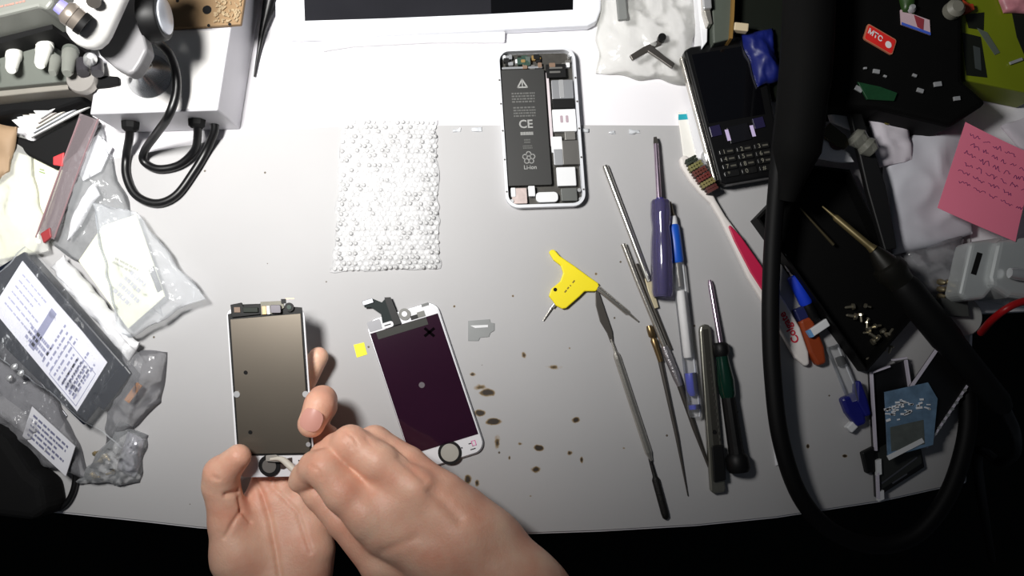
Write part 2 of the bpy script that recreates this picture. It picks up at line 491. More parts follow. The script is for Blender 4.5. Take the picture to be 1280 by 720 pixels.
def hand_mesh(palm, fingers, cuts, flats, res=0.0014, bumps=()):
    """palm / fingers: lists of (a, b, ra, rb); cuts: thin capsules carved as creases; flats: z of the bench below"""
    allp = [q for c in palm for q in (c[0], c[1])] + [q for f in fingers for c in f for q in (c[0], c[1])]
    lo = np.min(np.array([list(p) for p in allp]), axis=0) - 0.028; hi = np.max(np.array([list(p) for p in allp]), axis=0) + 0.028
    ns = np.ceil((hi - lo) / res).astype(int) + 1
    gx, gy, gz = [(lo[i] + np.arange(ns[i]) * res).astype(np.float32) for i in range(3)]
    shape = tuple(ns)
    BIG = np.float32(0.05)
    def field(prims, k):
        D = np.full(shape, BIG, dtype=np.float32)
        for a, b, ra, rb in prims:
            m = max(ra, rb) + 0.02
            l0 = np.minimum(np.array(a), np.array(b)) - m; h0 = np.maximum(np.array(a), np.array(b)) + m
            i0 = np.maximum(((l0 - lo) / res).astype(int), 0); i1 = np.minimum(((h0 - lo) / res).astype(int) + 2, ns)
            if np.any(i1 <= i0): continue
            sl = tuple(slice(i0[q], i1[q]) for q in range(3))
            P = np.stack(np.meshgrid(gx[sl[0]], gy[sl[1]], gz[sl[2]], indexing='ij'), axis=-1)
            D[sl] = smin(D[sl], np.minimum(capsule(P, a, b, ra, rb), BIG), k)
        return D
    PD = field(palm, 0.012)
    H = PD.copy()
    for f in fingers:
        H = smin(H, smin(PD, field(f, 0.003), 0.007), 0.0012)
    for bmp in bumps:
        H = smin(H, field([bmp], 0.001), 0.006)
    for c in cuts:
        H = smax(H, -field([c], 0.001), 0.0016)
    inside = H < 0
    ins = inside.astype(np.int8)
    s = np.zeros(tuple(n - 1 for n in shape), dtype=np.int8)
    for dx in (0, 1):
        for dy in (0, 1):
            for dz in (0, 1):
                s += ins[dx:shape[0] - 1 + dx, dy:shape[1] - 1 + dy, dz:shape[2] - 1 + dz]
    cells = np.argwhere((s > 0) & (s < 8))
    idx = -np.ones(s.shape, dtype=np.int64); idx[tuple(cells.T)] = np.arange(len(cells))
    acc = np.zeros((len(cells), 3)); cnt = np.zeros(len(cells))
    corners = [(x, y, z) for x in (0, 1) for y in (0, 1) for z in (0, 1)]
    for a in corners:
        for ax in range(3):
            if a[ax]: continue
            b = list(a); b[ax] = 1
            va = H[tuple((cells + np.array(a)).T)]; vb = H[tuple((cells + np.array(b)).T)]
            cr = (va < 0) != (vb < 0)
            t = va / np.where(np.abs(va - vb) < 1e-12, 1, va - vb)
            pt = np.repeat(np.array([a], dtype=float), len(cells), 0); pt[:, ax] += np.clip(t, 0, 1)
            acc[cr] += pt[cr]; cnt[cr] += 1
    V = lo + (cells + acc / np.maximum(cnt, 1)[:, None]) * res
    faces = []
    for ax in range(3):
        o1, o2 = [(1, 2), (2, 0), (0, 1)][ax]
        sa = [slice(None)] * 3; sb = [slice(None)] * 3
        sa[ax] = slice(0, shape[ax] - 1); sb[ax] = slice(1, shape[ax])
        ch = inside[tuple(sa)] != inside[tuple(sb)]
        e = np.argwhere(ch)
        e = e[(e[:, o1] > 0) & (e[:, o2] > 0) & (e[:, o1] < shape[o1] - 1) & (e[:, o2] < shape[o2] - 1)]
        d1 = np.zeros(3, int); d1[o1] = 1; d2 = np.zeros(3, int); d2[o2] = 1
        q = np.stack([idx[tuple((e - d1 - d2).T)], idx[tuple((e - d2).T)], idx[tuple(e.T)], idx[tuple((e - d1).T)]], 1)
        flip = ~inside[tuple(e.T)]
        q[flip] = q[flip][:, ::-1]
        faces.append(q)
    Fc = np.concatenate(faces); Fc = Fc[(Fc >= 0).all(1)]
    # light smoothing
    nb = np.concatenate([Fc[:, [0, 1]], Fc[:, [1, 2]], Fc[:, [2, 3]], Fc[:, [3, 0]]])
    for lam in (0.5, 0.5):
        sm = np.zeros_like(V); ct = np.zeros(len(V))
        np.add.at(sm, nb[:, 0], V[nb[:, 1]]); np.add.at(ct, nb[:, 0], 1)
        np.add.at(sm, nb[:, 1], V[nb[:, 0]]); np.add.at(ct, nb[:, 1], 1)
        V = V * (1 - lam) + lam * sm / np.maximum(ct, 1)[:, None]
    V[:, 2] = np.where(V[:, 1] > -0.178, np.maximum(V[:, 2], flats), V[:, 2])
    return V, Fc

def skin_material():
    m = bpy.data.materials.new('skin'); m.use_nodes = True
    nt = m.node_tree; n = nt.nodes; l = nt.links; b = n['Principled BSDF']
    tc = n.new('ShaderNodeTexCoord')
    nz = n.new('ShaderNodeTexNoise'); nz.inputs['Scale'].default_value = 38; nz.inputs['Detail'].default_value = 5
    l.new(tc.outputs['Object'], nz.inputs['Vector'])
    rp = n.new('ShaderNodeValToRGB'); e = rp.color_ramp.elements
    e[0].position = 0.3; e[0].color = lin((228, 164, 138)) + (1,)
    e[1].position = 0.7; e[1].color = lin((242, 200, 174)) + (1,)
    l.new(nz.outputs['Fac'], rp.inputs[0]); l.new(rp.outputs[0], b.inputs['Base Color'])
    b.inputs['Roughness'].default_value = 0.5
    b.inputs['Subsurface Weight'].default_value = 0.25
    b.inputs['Subsurface Radius'].default_value = (0.003, 0.0012, 0.0007); b.inputs['Subsurface Scale'].default_value = 1.0
    vo = n.new('ShaderNodeTexVoronoi'); vo.inputs['Scale'].default_value = 700
    l.new(tc.outputs['Object'], vo.inputs['Vector'])
    n2 = n.new('ShaderNodeTexNoise'); n2.inputs['Scale'].default_value = 240; n2.inputs['Detail'].default_value = 4
    l.new(tc.outputs['Object'], n2.inputs['Vector'])
    ad = n.new('ShaderNodeMath'); ad.operation = 'MULTIPLY_ADD'; l.new(vo.outputs['Distance'], ad.inputs[0]); ad.inputs[1].default_value = 0.4
    l.new(n2.outputs['Fac'], ad.inputs[2])
    bp = n.new('ShaderNodeBump'); bp.inputs['Strength'].default_value = 0.28; bp.inputs['Distance'].default_value = 0.0008
    l.new(ad.outputs[0], bp.inputs['Height']); l.new(bp.outputs['Normal'], b.inputs['Normal'])
    return m
M_SKIN = skin_material()

person = thing('person', 'person with bare hands lifting a phone screen and prying at it with a small tool', 'person', W(420, 700, -0.73) * 1.0)

def hand_object(V, Fc, name, label):
    base = wloc(person)
    me = bpy.data.meshes.new(name)
    me.from_pydata([tuple(p) for p in (V - np.array(base))], [], [tuple(int(i) for i in f) for f in Fc])
    me.polygons.foreach_set('use_smooth', [True] * len(me.polygons))
    me.materials.append(M_SKIN); me.update()
    o = bpy.data.objects.new(name, me); COL.objects.link(o); o.parent = person
    o['label'] = label
    return o

def nail(hand, c, d, nrm, L, Wd, R0):
    """curved nail plate: c centre on the skin, d towards the tip, nrm outwards"""
    d = d.normalized(); nrm = (nrm - d * nrm.dot(d)).normalized(); s = d.cross(nrm)
    mb = MB(); top = []; bot = []; nu, nv = 8, 8
    for j in range(nv + 1):
        for i in range(nu + 1):
            a = (i / nu - 0.5) * 2; t = (j / nv - 0.5) * 2
            wq = Wd / 2 * (1 - 0.28 * abs(t) ** 3) * a
            ql = L / 2 * t * (1 - 0.16 * a * a)
            dr = math.sqrt(max(R0 * R0 - wq * wq, 1e-9)) - R0 - 0.06 * L * t * t * (1 if t > 0 else 0.6)
            p = c + d * ql + s * wq + nrm * dr
            top.append(p + nrm * 0.0003); bot.append(p - nrm * 0.0006)
    n = nu + 1; N = len(top); fs = []
    for j in range(nv):
        for i in range(nu):
            k = j * n + i; fs += [[k, k + 1, k + n + 1, k + n], [N + k, N + k + n, N + k + n + 1, N + k + 1]]
    for i in range(nu): fs += [[i, N + i, N + i + 1, i + 1], [nv * n + i, nv * n + i + 1, N + nv * n + i + 1, N + nv * n + i]]
    for j in range(nv): fs += [[j * n, j * n + n, N + j * n + n, N + j * n], [j * n + nu, N + j * n + nu, N + j * n + n + nu, j * n + n + nu]]
    mb.add(top + bot, fs)
    return mb.out('fingernail', mat('fingernail', (222, 162, 148), 0.3, var=0.06, coat=0.3), hand, smooth=True)

def chain(pts, k=1.0):
    """[(px,py,z,r_mm)...] -> capsules"""
    w = [(W(x, y, z), r / 1000 * k) for x, y, z, r in pts]
    return [(tuple(w[i][0]), tuple(w[i + 1][0]), w[i][1], w[i + 1][1]) for i in range(len(w) - 1)]

# left hand: palm up on the bench edge, thumb on the left side of the screen, fingers under and around it
L_palm = (chain([(352, 735, .018, 16), (322, 640, .0145, 12.5)]) + chain([(352, 735, .018, 16), (347, 628, .013, 12.5)]) +
          chain([(356, 735, .018, 16), (374, 634, .013, 12)]) + chain([(360, 740, .018, 16), (392, 655, .014, 11.5)]) +
          chain([(330, 745, .020, 17), (300, 695, .026, 17), (288, 655, .030, 13.5)]) +
          chain([(385, 735, .020, 15), (394, 690, .022, 13)]) +
          chain([(322, 745, .014, 18), (322, 800, .000, 19), (322, 960, -.03, 24)]) + chain([(372, 745, .014, 18), (372, 800, .000, 19), (380, 960, -.03, 26)]))
L_fing = [chain([(288, 655, .030, 13.5), (276, 606, .038, 12.2), (277, 592, .042, 11.8), (298, 571, .0485, 8.6)]),
          chain([(322, 640, .0145, 12), (345, 560, .0115, 9.8), (372, 492, .0120, 9.2), (398, 446, .017, 7.2)]),
          chain([(347, 628, .013, 12), (378, 560, .0115, 9.8), (404, 508, .022, 9.4), (403, 500, .040, 9.6), (400, 506, .047, 10.2), (389, 530, .051, 9.2)]),
          chain([(374, 634, .013, 11.5), (402, 590, .0105, 9.4), (414, 556, .016, 8.6), (410, 545, .020, 8.0)]),
          chain([(392, 655, .014, 11), (418, 622, .011, 8.6), (424, 596, .011, 7.8), (422, 584, .012, 7)])]
Vl, Fl = hand_mesh(L_palm, L_fing, [], 0.0018, res=0.0012)
Vl = crease(Vl, Fl, [([(316, 596), (328, 618), (337, 648), (345, 690), (352, 735)], 3.2, .0022, .02), ([(282, 619), (296, 615), (307, 606)], 3.0, .0022, .02),
                     ([(299, 622), (302, 638), (313, 652)], 2.6, .0016, .02), ([(302, 638), (292, 652), (281, 672)], 2.6, .0014, .02),
                     ([(362, 598), (388, 622), (404, 642)], 2.6, .0013, .015), ([(392, 628), (402, 640)], 2.2, .0014, .015),
                     ([(266, 596), (274, 600)], 2.0, .0008, .02), ([(342, 610), (372, 640), (388, 690)], 3.0, .0009, .015)])
lh = hand_object(Vl, Fl, 'hand', 'left hand, palm up, holding the phone screen between thumb and fingers')
nd = W(388, 536, .060) - W(399, 508, .060)
nail(lh, W(388, 525, .0604), nd, Vector((-0.1, -0.12, 1)), 0.0150, 0.0150, 0.0125)

# right hand: back of the hand up, gripping a fine prying tool
R_palm = (chain([(640, 742, .046, 25), (560, 690, .050, 20), (462, 648, .058, 13.0)]) + chain([(650, 738, .048, 24), (585, 672, .054, 17), (522, 613, .058, 12.5)]) +
          chain([(655, 740, .044, 24), (610, 672, .044, 16), (556, 616, .047, 12)]) + chain([(660, 742, .040, 22), (622, 680, .036, 14), (582, 634, .036, 11)]) +
          chain([(640, 748, .040, 24), (540, 712, .040, 17)]) + chain([(490, 648, .054, 13), (560, 640, .048, 15)]) + chain([(480, 668, .052, 12), (560, 700, .050, 17)]) + chain([(470, 632, .056, 11), (510, 618, .056, 12)]) + chain([(424, 574, .046, 8.0), (474, 612, .050, 10)]) +
          chain([(650, 745, .044, 27), (760, 830, .030, 27), (950, 980, .0, 36)]) + chain([(625, 765, .044, 24), (730, 850, .030, 26), (920, 1000, .0, 36)]))
R_fing = [chain([(462, 648, .058, 13.2), (430, 616, .060, 13.2), (406, 586, .060, 12.8), (394, 584, .055, 10.6), (381, 596, .0465, 9.2), (374, 602, .0445, 7.4)]),
          chain([(522, 613, .058, 12.8), (474, 578, .059, 12.6), (438, 555, .056, 12.2), (420, 560, .048, 9.8), (404, 570, .044, 9), (396, 578, .042, 7.6)]),
          chain([(556, 616, .047, 12), (510, 580, .046, 11.6), (468, 553, .042, 11.2), (444, 558, .034, 9.6), (428, 572, .030, 8.4), (420, 580, .028, 7)]),
          chain([(582, 634, .036, 11), (540, 606, .031, 9.8), (505, 584, .026, 9), (480, 585, .018, 8), (466, 592, .016, 6.6)]),
          chain([(540, 712, .040, 15), (474, 706, .043, 12.5), (428, 652, .0445, 10.6), (398, 620, .043, 9.4), (384, 608, .0415, 7.6)])]
R_bumps = [(tuple(W(458, 643, .0655)), tuple(W(464, 648, .0650)), .0066, .0066), (tuple(W(521, 610, .0640)), tuple(W(527, 614, .064)), .0064, .0064),
           (tuple(W(438, 552, .060)), tuple(W(441, 554, .060)), .0070, .0070), (tuple(W(468, 552, .047)), tuple(W(471, 554, .047)), .0070, .0070)]
Vr, Fr_ = hand_mesh(R_palm, R_fing, [], 0.0018, res=0.0013, bumps=R_bumps)
Vr = crease(Vr, Fr_, [([(540, 614), (556, 628), (574, 648)], 8.0, .0020, .05),
                      ([(427, 545), (436, 552), (440, 560)], 2.0, .0007, .05), ([(433, 540), (443, 548), (447, 556)], 2.0, .0007, .05),
                      ([(388, 582), (398, 588), (402, 598)], 2.0, .0006, .05), ([(458, 548), (464, 556)], 2.0, .0006, .04),
                      ([(500, 572), (530, 600)], 5.0, .0012, .04), ([(478, 690), (520, 672)], 6.0, .0008, .05)])
rh = hand_object(Vr, Fr_, 'hand', 'right hand seen from the back, pinching a small prying tool')

# ================================================================== phone screen held in the hands
fr = frpx((284, 381), (378, 380), (298, 597), (.0400, .0385, .0345))
disp = thing('phone_screen', 'grey-backed phone screen held up in the left hand', 'phone screen', fr.p(.5, .5))
T = 0.0022
fr.prism(MB(), fr.rrect(-.02, .02, 1.012, 1, .006), -T, -0.0008).out('glass_panel', mat('screen_glass_white', (232, 232, 236), 0.15, var=0.02, coat=0.5), disp)
fr.prism(MB(), [(.0, .055), (.045, .05), (.045, .0), (.4, -.004), (.99, .02), (.99, .875), (.01, .875)], -0.0008, 0.0).out('frame', M_BLACK, disp)
fr.prism(MB(), [(.03, .085), (.97, .055), (.97, .865), (.03, .865)], 0.0, 0.0006).out('back_plate', mat('screen_back_plate', (102, 95, 86), 0.36, 0.8, var=0.08, scale=25), disp, bevel=0.0002)
for u, v in ((.19, .395), (.20, .74)):
    fr.prism(MB(), fr.circ(u, v, .0014), 0.0006, 0.0009).out('screw_hole', M_BLACKMATT, disp)
fr.prism(MB(), fr.circ(.055, .52, .0022), 0.0, 0.0012).out('screw', M_SILVER, disp)
fr.prism(MB(), fr.circ(.965, .525, .0022), 0.0, 0.0012).out('screw', M_SILVER, disp)
fr.prism(MB(), fr.circ(.955, .815, .0016), 0.0, 0.0012).out('screw', M_SILVER, disp)
fr.prism(MB(), [(.05, .0), (.20, -.012), (.22, .01), (.45, -.005), (.45, .058), (.06, .075)], 0.0, 0.0016).out('earpiece_cover', M_BLACK, disp, bevel=0.0003)
fr.rect(MB(), .10, .015, .18, .045, .0016, .0022).out('flex_patch', mat('flex_brown', (120, 96, 78), 0.5), disp)
fr.rect(MB(), .22, .018, .42, .046, .0016, .0030).out('earpiece', mat('earpiece_green', (24, 32, 24), 0.5, spec=.25), disp, bevel=0.0003)
fr.prism(MB(), [(.45, -.015), (.75, -.02), (.76, .02), (.62, .055), (.45, .06)], 0.0, 0.0013).out('flex_cable', mat('flex_khaki', (112, 108, 92), 0.4, var=0.25, scale=300), disp)
fr.rect(MB(), .47, .012, .52, .058, .0013, .0018).out('gold_contact', mat('gold_contact', (196, 150, 110), 0.35, 0.8), disp)
fr.rect(MB(), .53, .010, .57, .058, .0013, .0018).out('white_contact', M_WHITE, disp)
fr.prism(MB(), fr.rrect(.585, .004, .725, .052, .001), 0.0013, 0.0036).out('camera_module', mat('camera_grey', (96, 92, 98), 0.35, 0.4), disp, bevel=0.0003)
fr.rect(MB(), .73, -.030, .79, -.004, .0008, .0024).out('connector', M_BLACK, disp)
fr.rect(MB(), .79, -.034, .90, -.029, .0012, .0015).out('flex_tail', mat('gold_contact'), disp)
fr.prism(MB(), fr.circ(.83, .018, .0032, 16), 0.0008, 0.0020).out('sensor_ring', M_BLACK, disp)
fr.prism(MB(), fr.circ(.83, .018, .0016, 14), 0.0020, 0.0024).out('sensor_lens', mat('lens_glass', (90, 100, 95), 0.1, coat=0.6), disp)
# lower white strip with the home button
fr.prism(MB(), fr.circ(.42, .935, .0075, 22), -0.0008, 0.0006).out('home_button_ring', M_BLACK, disp, bevel=0.0002)
fr.prism(MB(), fr.circ(.42, .935, .0048, 20), 0.0006, 0.0012).out('home_button_back', mat('button_back_grey', (120, 116, 112), 0.4, 0.5), disp)
fr.prism(MB(), [(.52, .905), (.72, .89), (.72, .93), (.60, .955), (.52, .95)], -0.0008, 0.0002).out('button_flex', mat('flex_brown_dark', (58, 42, 36), 0.45), disp)
fr.rect(MB(), .80, .905, .90, .913, -0.0008, -.0006).out('printed_mark', M_DARKINK, disp)

tool = thing('prying_tool', 'pale slim prying tool pinched in the right hand over the home button', 'tool', W(372, 595, .044))
MB().tube(spline([W(338, 574, .0385), W(352, 574, .0405), (W(364, 584, .0435)), W(380, 600, .0470)], 5), [.0009, .0010, .0012, .0014, .0017, .0020, .0022, .0023, .0024, .0024, .0024, .0024, .0024, .0024, .0024, .0024], 10).out('shaft', mat('ivory_nylon', (214, 208, 196), 0.4), tool, smooth=True)
MB().ribbon([(332, 573), (344, 573), (352, 575)], [3.5, 4.5, 3], .0372, .0388).out('blade', mat('grey_nylon', (150, 146, 140), 0.4), tool, bevel=0.0004)

# ================================================================== spare screen on the mat
fr = frpx((456, 402), (545, 375), (518, 591), ZM + .0028)
sp = thing('phone_screen', 'white phone screen with dark purple display lying face up on the mat', 'phone screen', fr.p(.5, .5, -.0028))
fr.prism(MB(), fr.rrect(0, 0, 1, 1, .0085, 7), -.0028, -.0004).out('frame', mat('chrome_frame', (205, 205, 210), 0.25, 0.7, var=0.05), sp, bevel=0.0004)
fr.prism(MB(), fr.rrect(.015, .008, .985, .992, .008, 7), -.0004, .0004).out('white_bezel', mat('screen_glass_white'), sp)
def purple_screen():
    m = mat('purple_display', (40, 13, 33), 0.12, var=0.25, scale=12, coat=0.8)
    return m
fr.rect(MB(), .02, .085, .965, .885, .0004, .0009).out('display', purple_screen(), sp)
fr.rect(MB(), .10, .088, .80, .135, .0009, .0010).out('display_band', mat('display_grey_band', (44, 44, 40), 0.5, spec=.2), sp)
xm = MB()
for a in (40, -40):
    c = fr.p(.78, .185, .0010)
    xm.box(c, (.0095, .0020, .0002), R(a))
xm.out('cross_mark', mat('cross_ink', (6, 2, 5), 0.9, spec=.05), sp)
fr.prism(MB(), fr.circ(.46, .49, .0022), .0009, .00105).out('centre_dot', mat('centre_dot', (84, 76, 82), 0.5), sp)
fr.prism(MB(), fr.rrect(.02, .01, .20, .075, .001), .0004, .0007).out('grey_patch', mat('patch_grey', (136, 136, 142), 0.4), sp)
fr.prism(MB(), fr.rrect(.20, .045, .36, .082, .002), .0006, .0012).out('sticker', M_PAPER, sp)
fr.rect(MB(), .235, .060, .325, .067, .0012, .00125).out('sticker_print', M_DARKINK, sp)
flex = sp
fr.prism(MB(), [(.22, .055), (.24, -.015), (.14, -.075), (.06, -.085), (.06, -.125), (.20, -.125), (.30, -.085), (.37, -.105), (.42, -.06), (.41, .02), (.45, .085), (.30, .085)], .0006, .0011).out('flex_cable', mat('flex_dark_teal', (24, 34, 34), 0.6, spec=.2), sp)
fr.rect(MB(), .05, -.128, .20, -.098, .0011, .0020).out('flex_connector', mat('connector_grey', (120, 122, 128), 0.35, 0.4), sp, bevel=.0003)
fr.prism(MB(), [(.355, -.11), (.435, -.10), (.46, .08), (.36, .08)], .0011, .0022).out('flex_stiffener', M_BLACK, sp)
fr.prism(MB(), fr.circ(.54, .030, .0045, 18), .0004, .0011).out('camera_ring', mat('camera_ring_grey', (84, 84, 78), 0.4), sp)
fr.prism(MB(), fr.circ(.54, .028, .0020, 14), .0011, .0014).out('camera_hole', M_WHITE, sp)
fr.rect(MB(), .60, .052, .70, .078, .0004, .0009).out('sensor_dark', M_BLACK, sp)
fr.rect(MB(), .70, .042, .80, .078, .0004, .0009).out('sensor_grey', mat('camera_ring_grey'), sp)
fr.rect(MB(), .79, -.0, .89, .018, .0004, .0006).out('earpiece_slot', mat('slot_grey', (96, 98, 98), 0.5), sp)
hb = fr.prism(MB(), fr.circ(.53, .945, .0086, 26), .0004, .0009).out('home_button_ring', M_BLACK, sp)
fr.prism(MB(), fr.circ(.53, .945, .0066, 26), .0009, .0013).out('home_button', mat('button_grey', (170, 168, 160), 0.35), sp, bevel=.0002)
pk = mat('pink_print', (226, 130, 178), 0.6)
ring = MB(); 
for a, b, c, d in ((.84, .915, .90, .919), (.84, .945, .90, .949), (.84, .915, .852, .949), (.888, .915, .90, .949)): fr.rect(ring, a, b, c, d, .0004, .0006)
ring.out('pink_mark', pk, sp)
ink = MB()
for a, b, c, d in ((.80, .925, .84, .931), (.69, .935, .71, .943), (.80, .963, .87, .969)): fr.rect(ink, a, b, c, d, .0004, .0006)
ink.out('printed_mark', M_DARKINK, sp)

st = MB().pp([(442, 431), (455, 428), (459, 443), (446, 447)], ZM, ZM + .0003).out('sticker', mat('bright_yellow_paper', (248, 240, 40), 0.6))
tag(st, 'tiny square yellow sticker beside the purple display', 'sticker')
pl = MB().pp([(585, 401), (612, 399), (613, 403), (618, 404), (618, 413), (613, 416), (611, 421), (600, 422), (598, 426), (585, 426)], ZM, ZM + .0006).out('shield_plate', mat('shield_grey', (124, 126, 126), 0.45, 0.3, var=0.1))
tag(pl, 'small notched grey metal shield plate lying alone on the mat', 'metal plate')
tag(MB().pp([(588, 407), (610, 406), (610, 409), (594, 410)], ZM + .0006, ZM + .0008).out('slot', M_WHITE, pl))

# ================================================================== opened phone body
fr = frpx((620, 61), (718, 58), (633, 260), .0085)
ph = thing('opened_phone', 'opened white phone body with black battery lying on the white bench', 'phone', fr.p(.5, .5, -.0085))
outer = fr.rrect(0, 0, 1, 1, .0095, 7); inner = fr.rrect(.035, .018, .965, .982, .0075, 7)
mb = MB(); n = len(outer)
mb.loops([[fr.p(u, v, -.0085) for u, v in outer], [fr.p(u, v, 0) for u, v in outer], [fr.p(u, v, 0) for u, v in inner], [fr.p(u, v, -.0068) for u, v in inner]], cap=False)
mb.add([fr.p(u, v, -.0085) for u, v in outer], [list(range(n))]); mb.add([fr.p(u, v, -.0068) for u, v in inner], [list(range(n))])
mb.out('housing', mat('white_aluminium', (226, 228, 233), 0.32, 0.15, var=0.03), ph, smooth=True)
fr.prism(MB(), fr.rrect(.04, .02, .96, .98, .007, 6), -.0068, -.0062).out('inner_tray', mat('phone_inner_dark', (64, 62, 58), 0.45, 0.3, var=0.4, scale=250), ph)
bt = fr.prism(MB(), fr.rrect(.035, .130, .595, .862, .0012, 3), -.0062, -.0018).out('battery', mat('battery_black', (34, 34, 33), 0.55, var=0.12), ph, bevel=.0004)
gi = mat('battery_print', (150, 150, 148), 0.6)
gd = mat('battery_print_dim', (92, 92, 90), 0.6)
bfr = Fr(fr.p(0, 0, -.0018), fr.p(1, 0, -.0018), fr.p(0, 1, -.0018))
tri = MB()
def seg(mb, f, a, b, wd, w0=0.0, w1=.0002):
    pa, pb = f.p(*a, w0), f.p(*b, w0); d = (pb - pa).normalized(); s = f.n.cross(d) * wd / 2; d = d * wd * 0.3
    q = [pa - d - s, pb + d - s, pb + d + s, pa - d + s]
    mb.loops([q, [p + f.n * (w1 - w0) for p in q]])
for a, b in (((.245, .245), (.305, .195)), ((.305, .195), (.365, .245)), ((.365, .245), (.245, .245))): seg(tri, bfr, a, b, .0011)
seg(tri, bfr, (.305, .212), (.305, .230), .0009); seg(tri, bfr, (.305, .237), (.305, .239), .0009)
tri.out('warning_triangle', gi, bt)
printed(bfr, .16, .275, .46, .345, 4, gd, bt, 3, fill=.95, hfrac=.55)
printed(bfr, .17, .365, .46, .435, 4, gd, bt, 5, fill=.95, hfrac=.55)
text('CE', bfr, .315, .480, .0062, gi, bt, bold=0.02)
printed(bfr, .24, .525, .40, .550, 1, gi, bt, 7, fill=1, hfrac=.8)
printed(bfr, .28, .570, .36, .600, 2, gd, bt, 8, fill=1, hfrac=.6)
printed(bfr, .26, .610, .38, .635, 2, gd, bt, 9, fill=1, hfrac=.6)
rec = MB()
for k in range(5):
    a = R(72 * k - 90); cu, cv = .325 + .050 * math.cos(a), .690 + .0245 * math.sin(a)
    for j in range(8):
        t0, t1 = R(45 * j), R(45 * j + 45)
        seg(rec, bfr, (cu + .030 * math.cos(t0), cv + .0148 * math.sin(t0)), (cu + .030 * math.cos(t1), cv + .0148 * math.sin(t1)), .0007)
rec.out('recycling_symbol', gi, bt)
text('Li-ion', bfr, .335, .750, .0030, gi, bt, bold=0.02)
def pc(name, rect, w, m, b=.0003, w0=-.0062):
    return fr.prism(MB(), fr.rrect(*rect, .0006, 2), w0, w).out(name, m, ph, bevel=b)
g_light = mat('shield_light', (206, 208, 212), 0.3, 0.8, var=0.06); g_mid = mat('shield_mid', (150, 148, 144), 0.35, 0.8, var=0.15)
gold = mat('brass_bits', (182, 150, 96), 0.35, 0.7); green = mat('board_green', (34, 62, 50), 0.45)
pc('side_rail', (.615, .150, .650, .62), -.0030, mat('rail_pale', (206, 196, 200), 0.4))
pc('logic_shield', (.675, .205, .945, .325), -.0016, g_light)
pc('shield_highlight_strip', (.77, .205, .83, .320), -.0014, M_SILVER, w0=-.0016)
pc('black_tape', (.675, .325, .945, .385), -.0016, M_BLACK)
pc('white_board', (.66, .390, .955, .530), -.0022, M_WHITE)
for k in range(2): pc('chip_mark', (.755 + .07 * k, .43, .79 + .07 * k, .475), -.0020, mat('mauve_mark', (170, 150, 160), .5), w0=-.0022)
pc('connector', (.80, .530, .93, .585), -.0018, g_mid)
pc('bracket', (.62, .56, .76, .66), -.0026, M_WHITE)
pc('metal_cover', (.755, .588, .965, .740), -.0016, mat('cover_grey', (120, 118, 115), .35, .75, var=.15))
pc('metal_cover', (.64, .640, .755, .740), -.0022, g_light)
pc('speaker', (.66, .755, .90, .872), -.0014, M_WHITE, .0008)
pc('motor', (.70, .885, .90, .965), -.0018, mat('motor_grey', (104, 106, 104), .4, .5))
pc('dock_flex', (.08, .875, .27, .972), -.0024, mat('dock_mauve', (186, 170, 166), .4, .3, var=.3, scale=300))
pc('dock_clip', (.29, .865, .375, .93), -.0014, M_WHITE, .0008)
pc('dock_clip', (.07, .872, .13, .93), -.0018, M_WHITE, .0006)
fr.prism(MB(), fr.rrect(.38, .905, .66, .968, .003, 4), -.0062, -.0020).out('dock_port', M_WHITE, ph, bevel=.0004)
pc('rear_camera', (.62, .105, .87, .190), -.0012, M_BLACK)
pc('camera_bar', (.66, .125, .83, .135), -.0010, g_mid, 0, w0=-.0012)
pc('camera_bar', (.66, .150, .80, .162), -.0010, g_mid, 0, w0=-.0012)
rnd = random.Random(4)
cols = [M_BLACK, g_mid, gold, M_WHITE, green, g_light, M_BLACK, mat('flex_brown')]
for k in range(26):
    u = .07 + .85 * rnd.random(); v = .030 + .075 * rnd.random(); a = .03 + .05 * rnd.random(); b = .012 + .02 * rnd.random()
    pc('board_component', (u, v, min(u + a, .955), v + b), -.0040 + .003 * rnd.random(), cols[k % len(cols)], 0)
pc('antenna_strip', (.06, .108, .58, .122), -.0030, g_light)
pc('lens_ring', (.26, .055, .37, .100), -.0012, green, .0005); pc('lens', (.36, .05, .43, .105), -.0014, mat('lens_glass'), .0005)
for v in (.2, .35, .52, .70, .9):
    for u in (.017, .983):
        fr.prism(MB(), fr.circ(u, v, .0007, 10), 0, .0004).out('clip', M_DARKMETAL, ph)
for u, v in ((.075, .955), (.93, .90), (.94, .955), (.93, .05)):
    fr.prism(MB(), fr.circ(u, v, .0014, 12), -.0062, -.0016).out('screw', M_SILVER, ph)

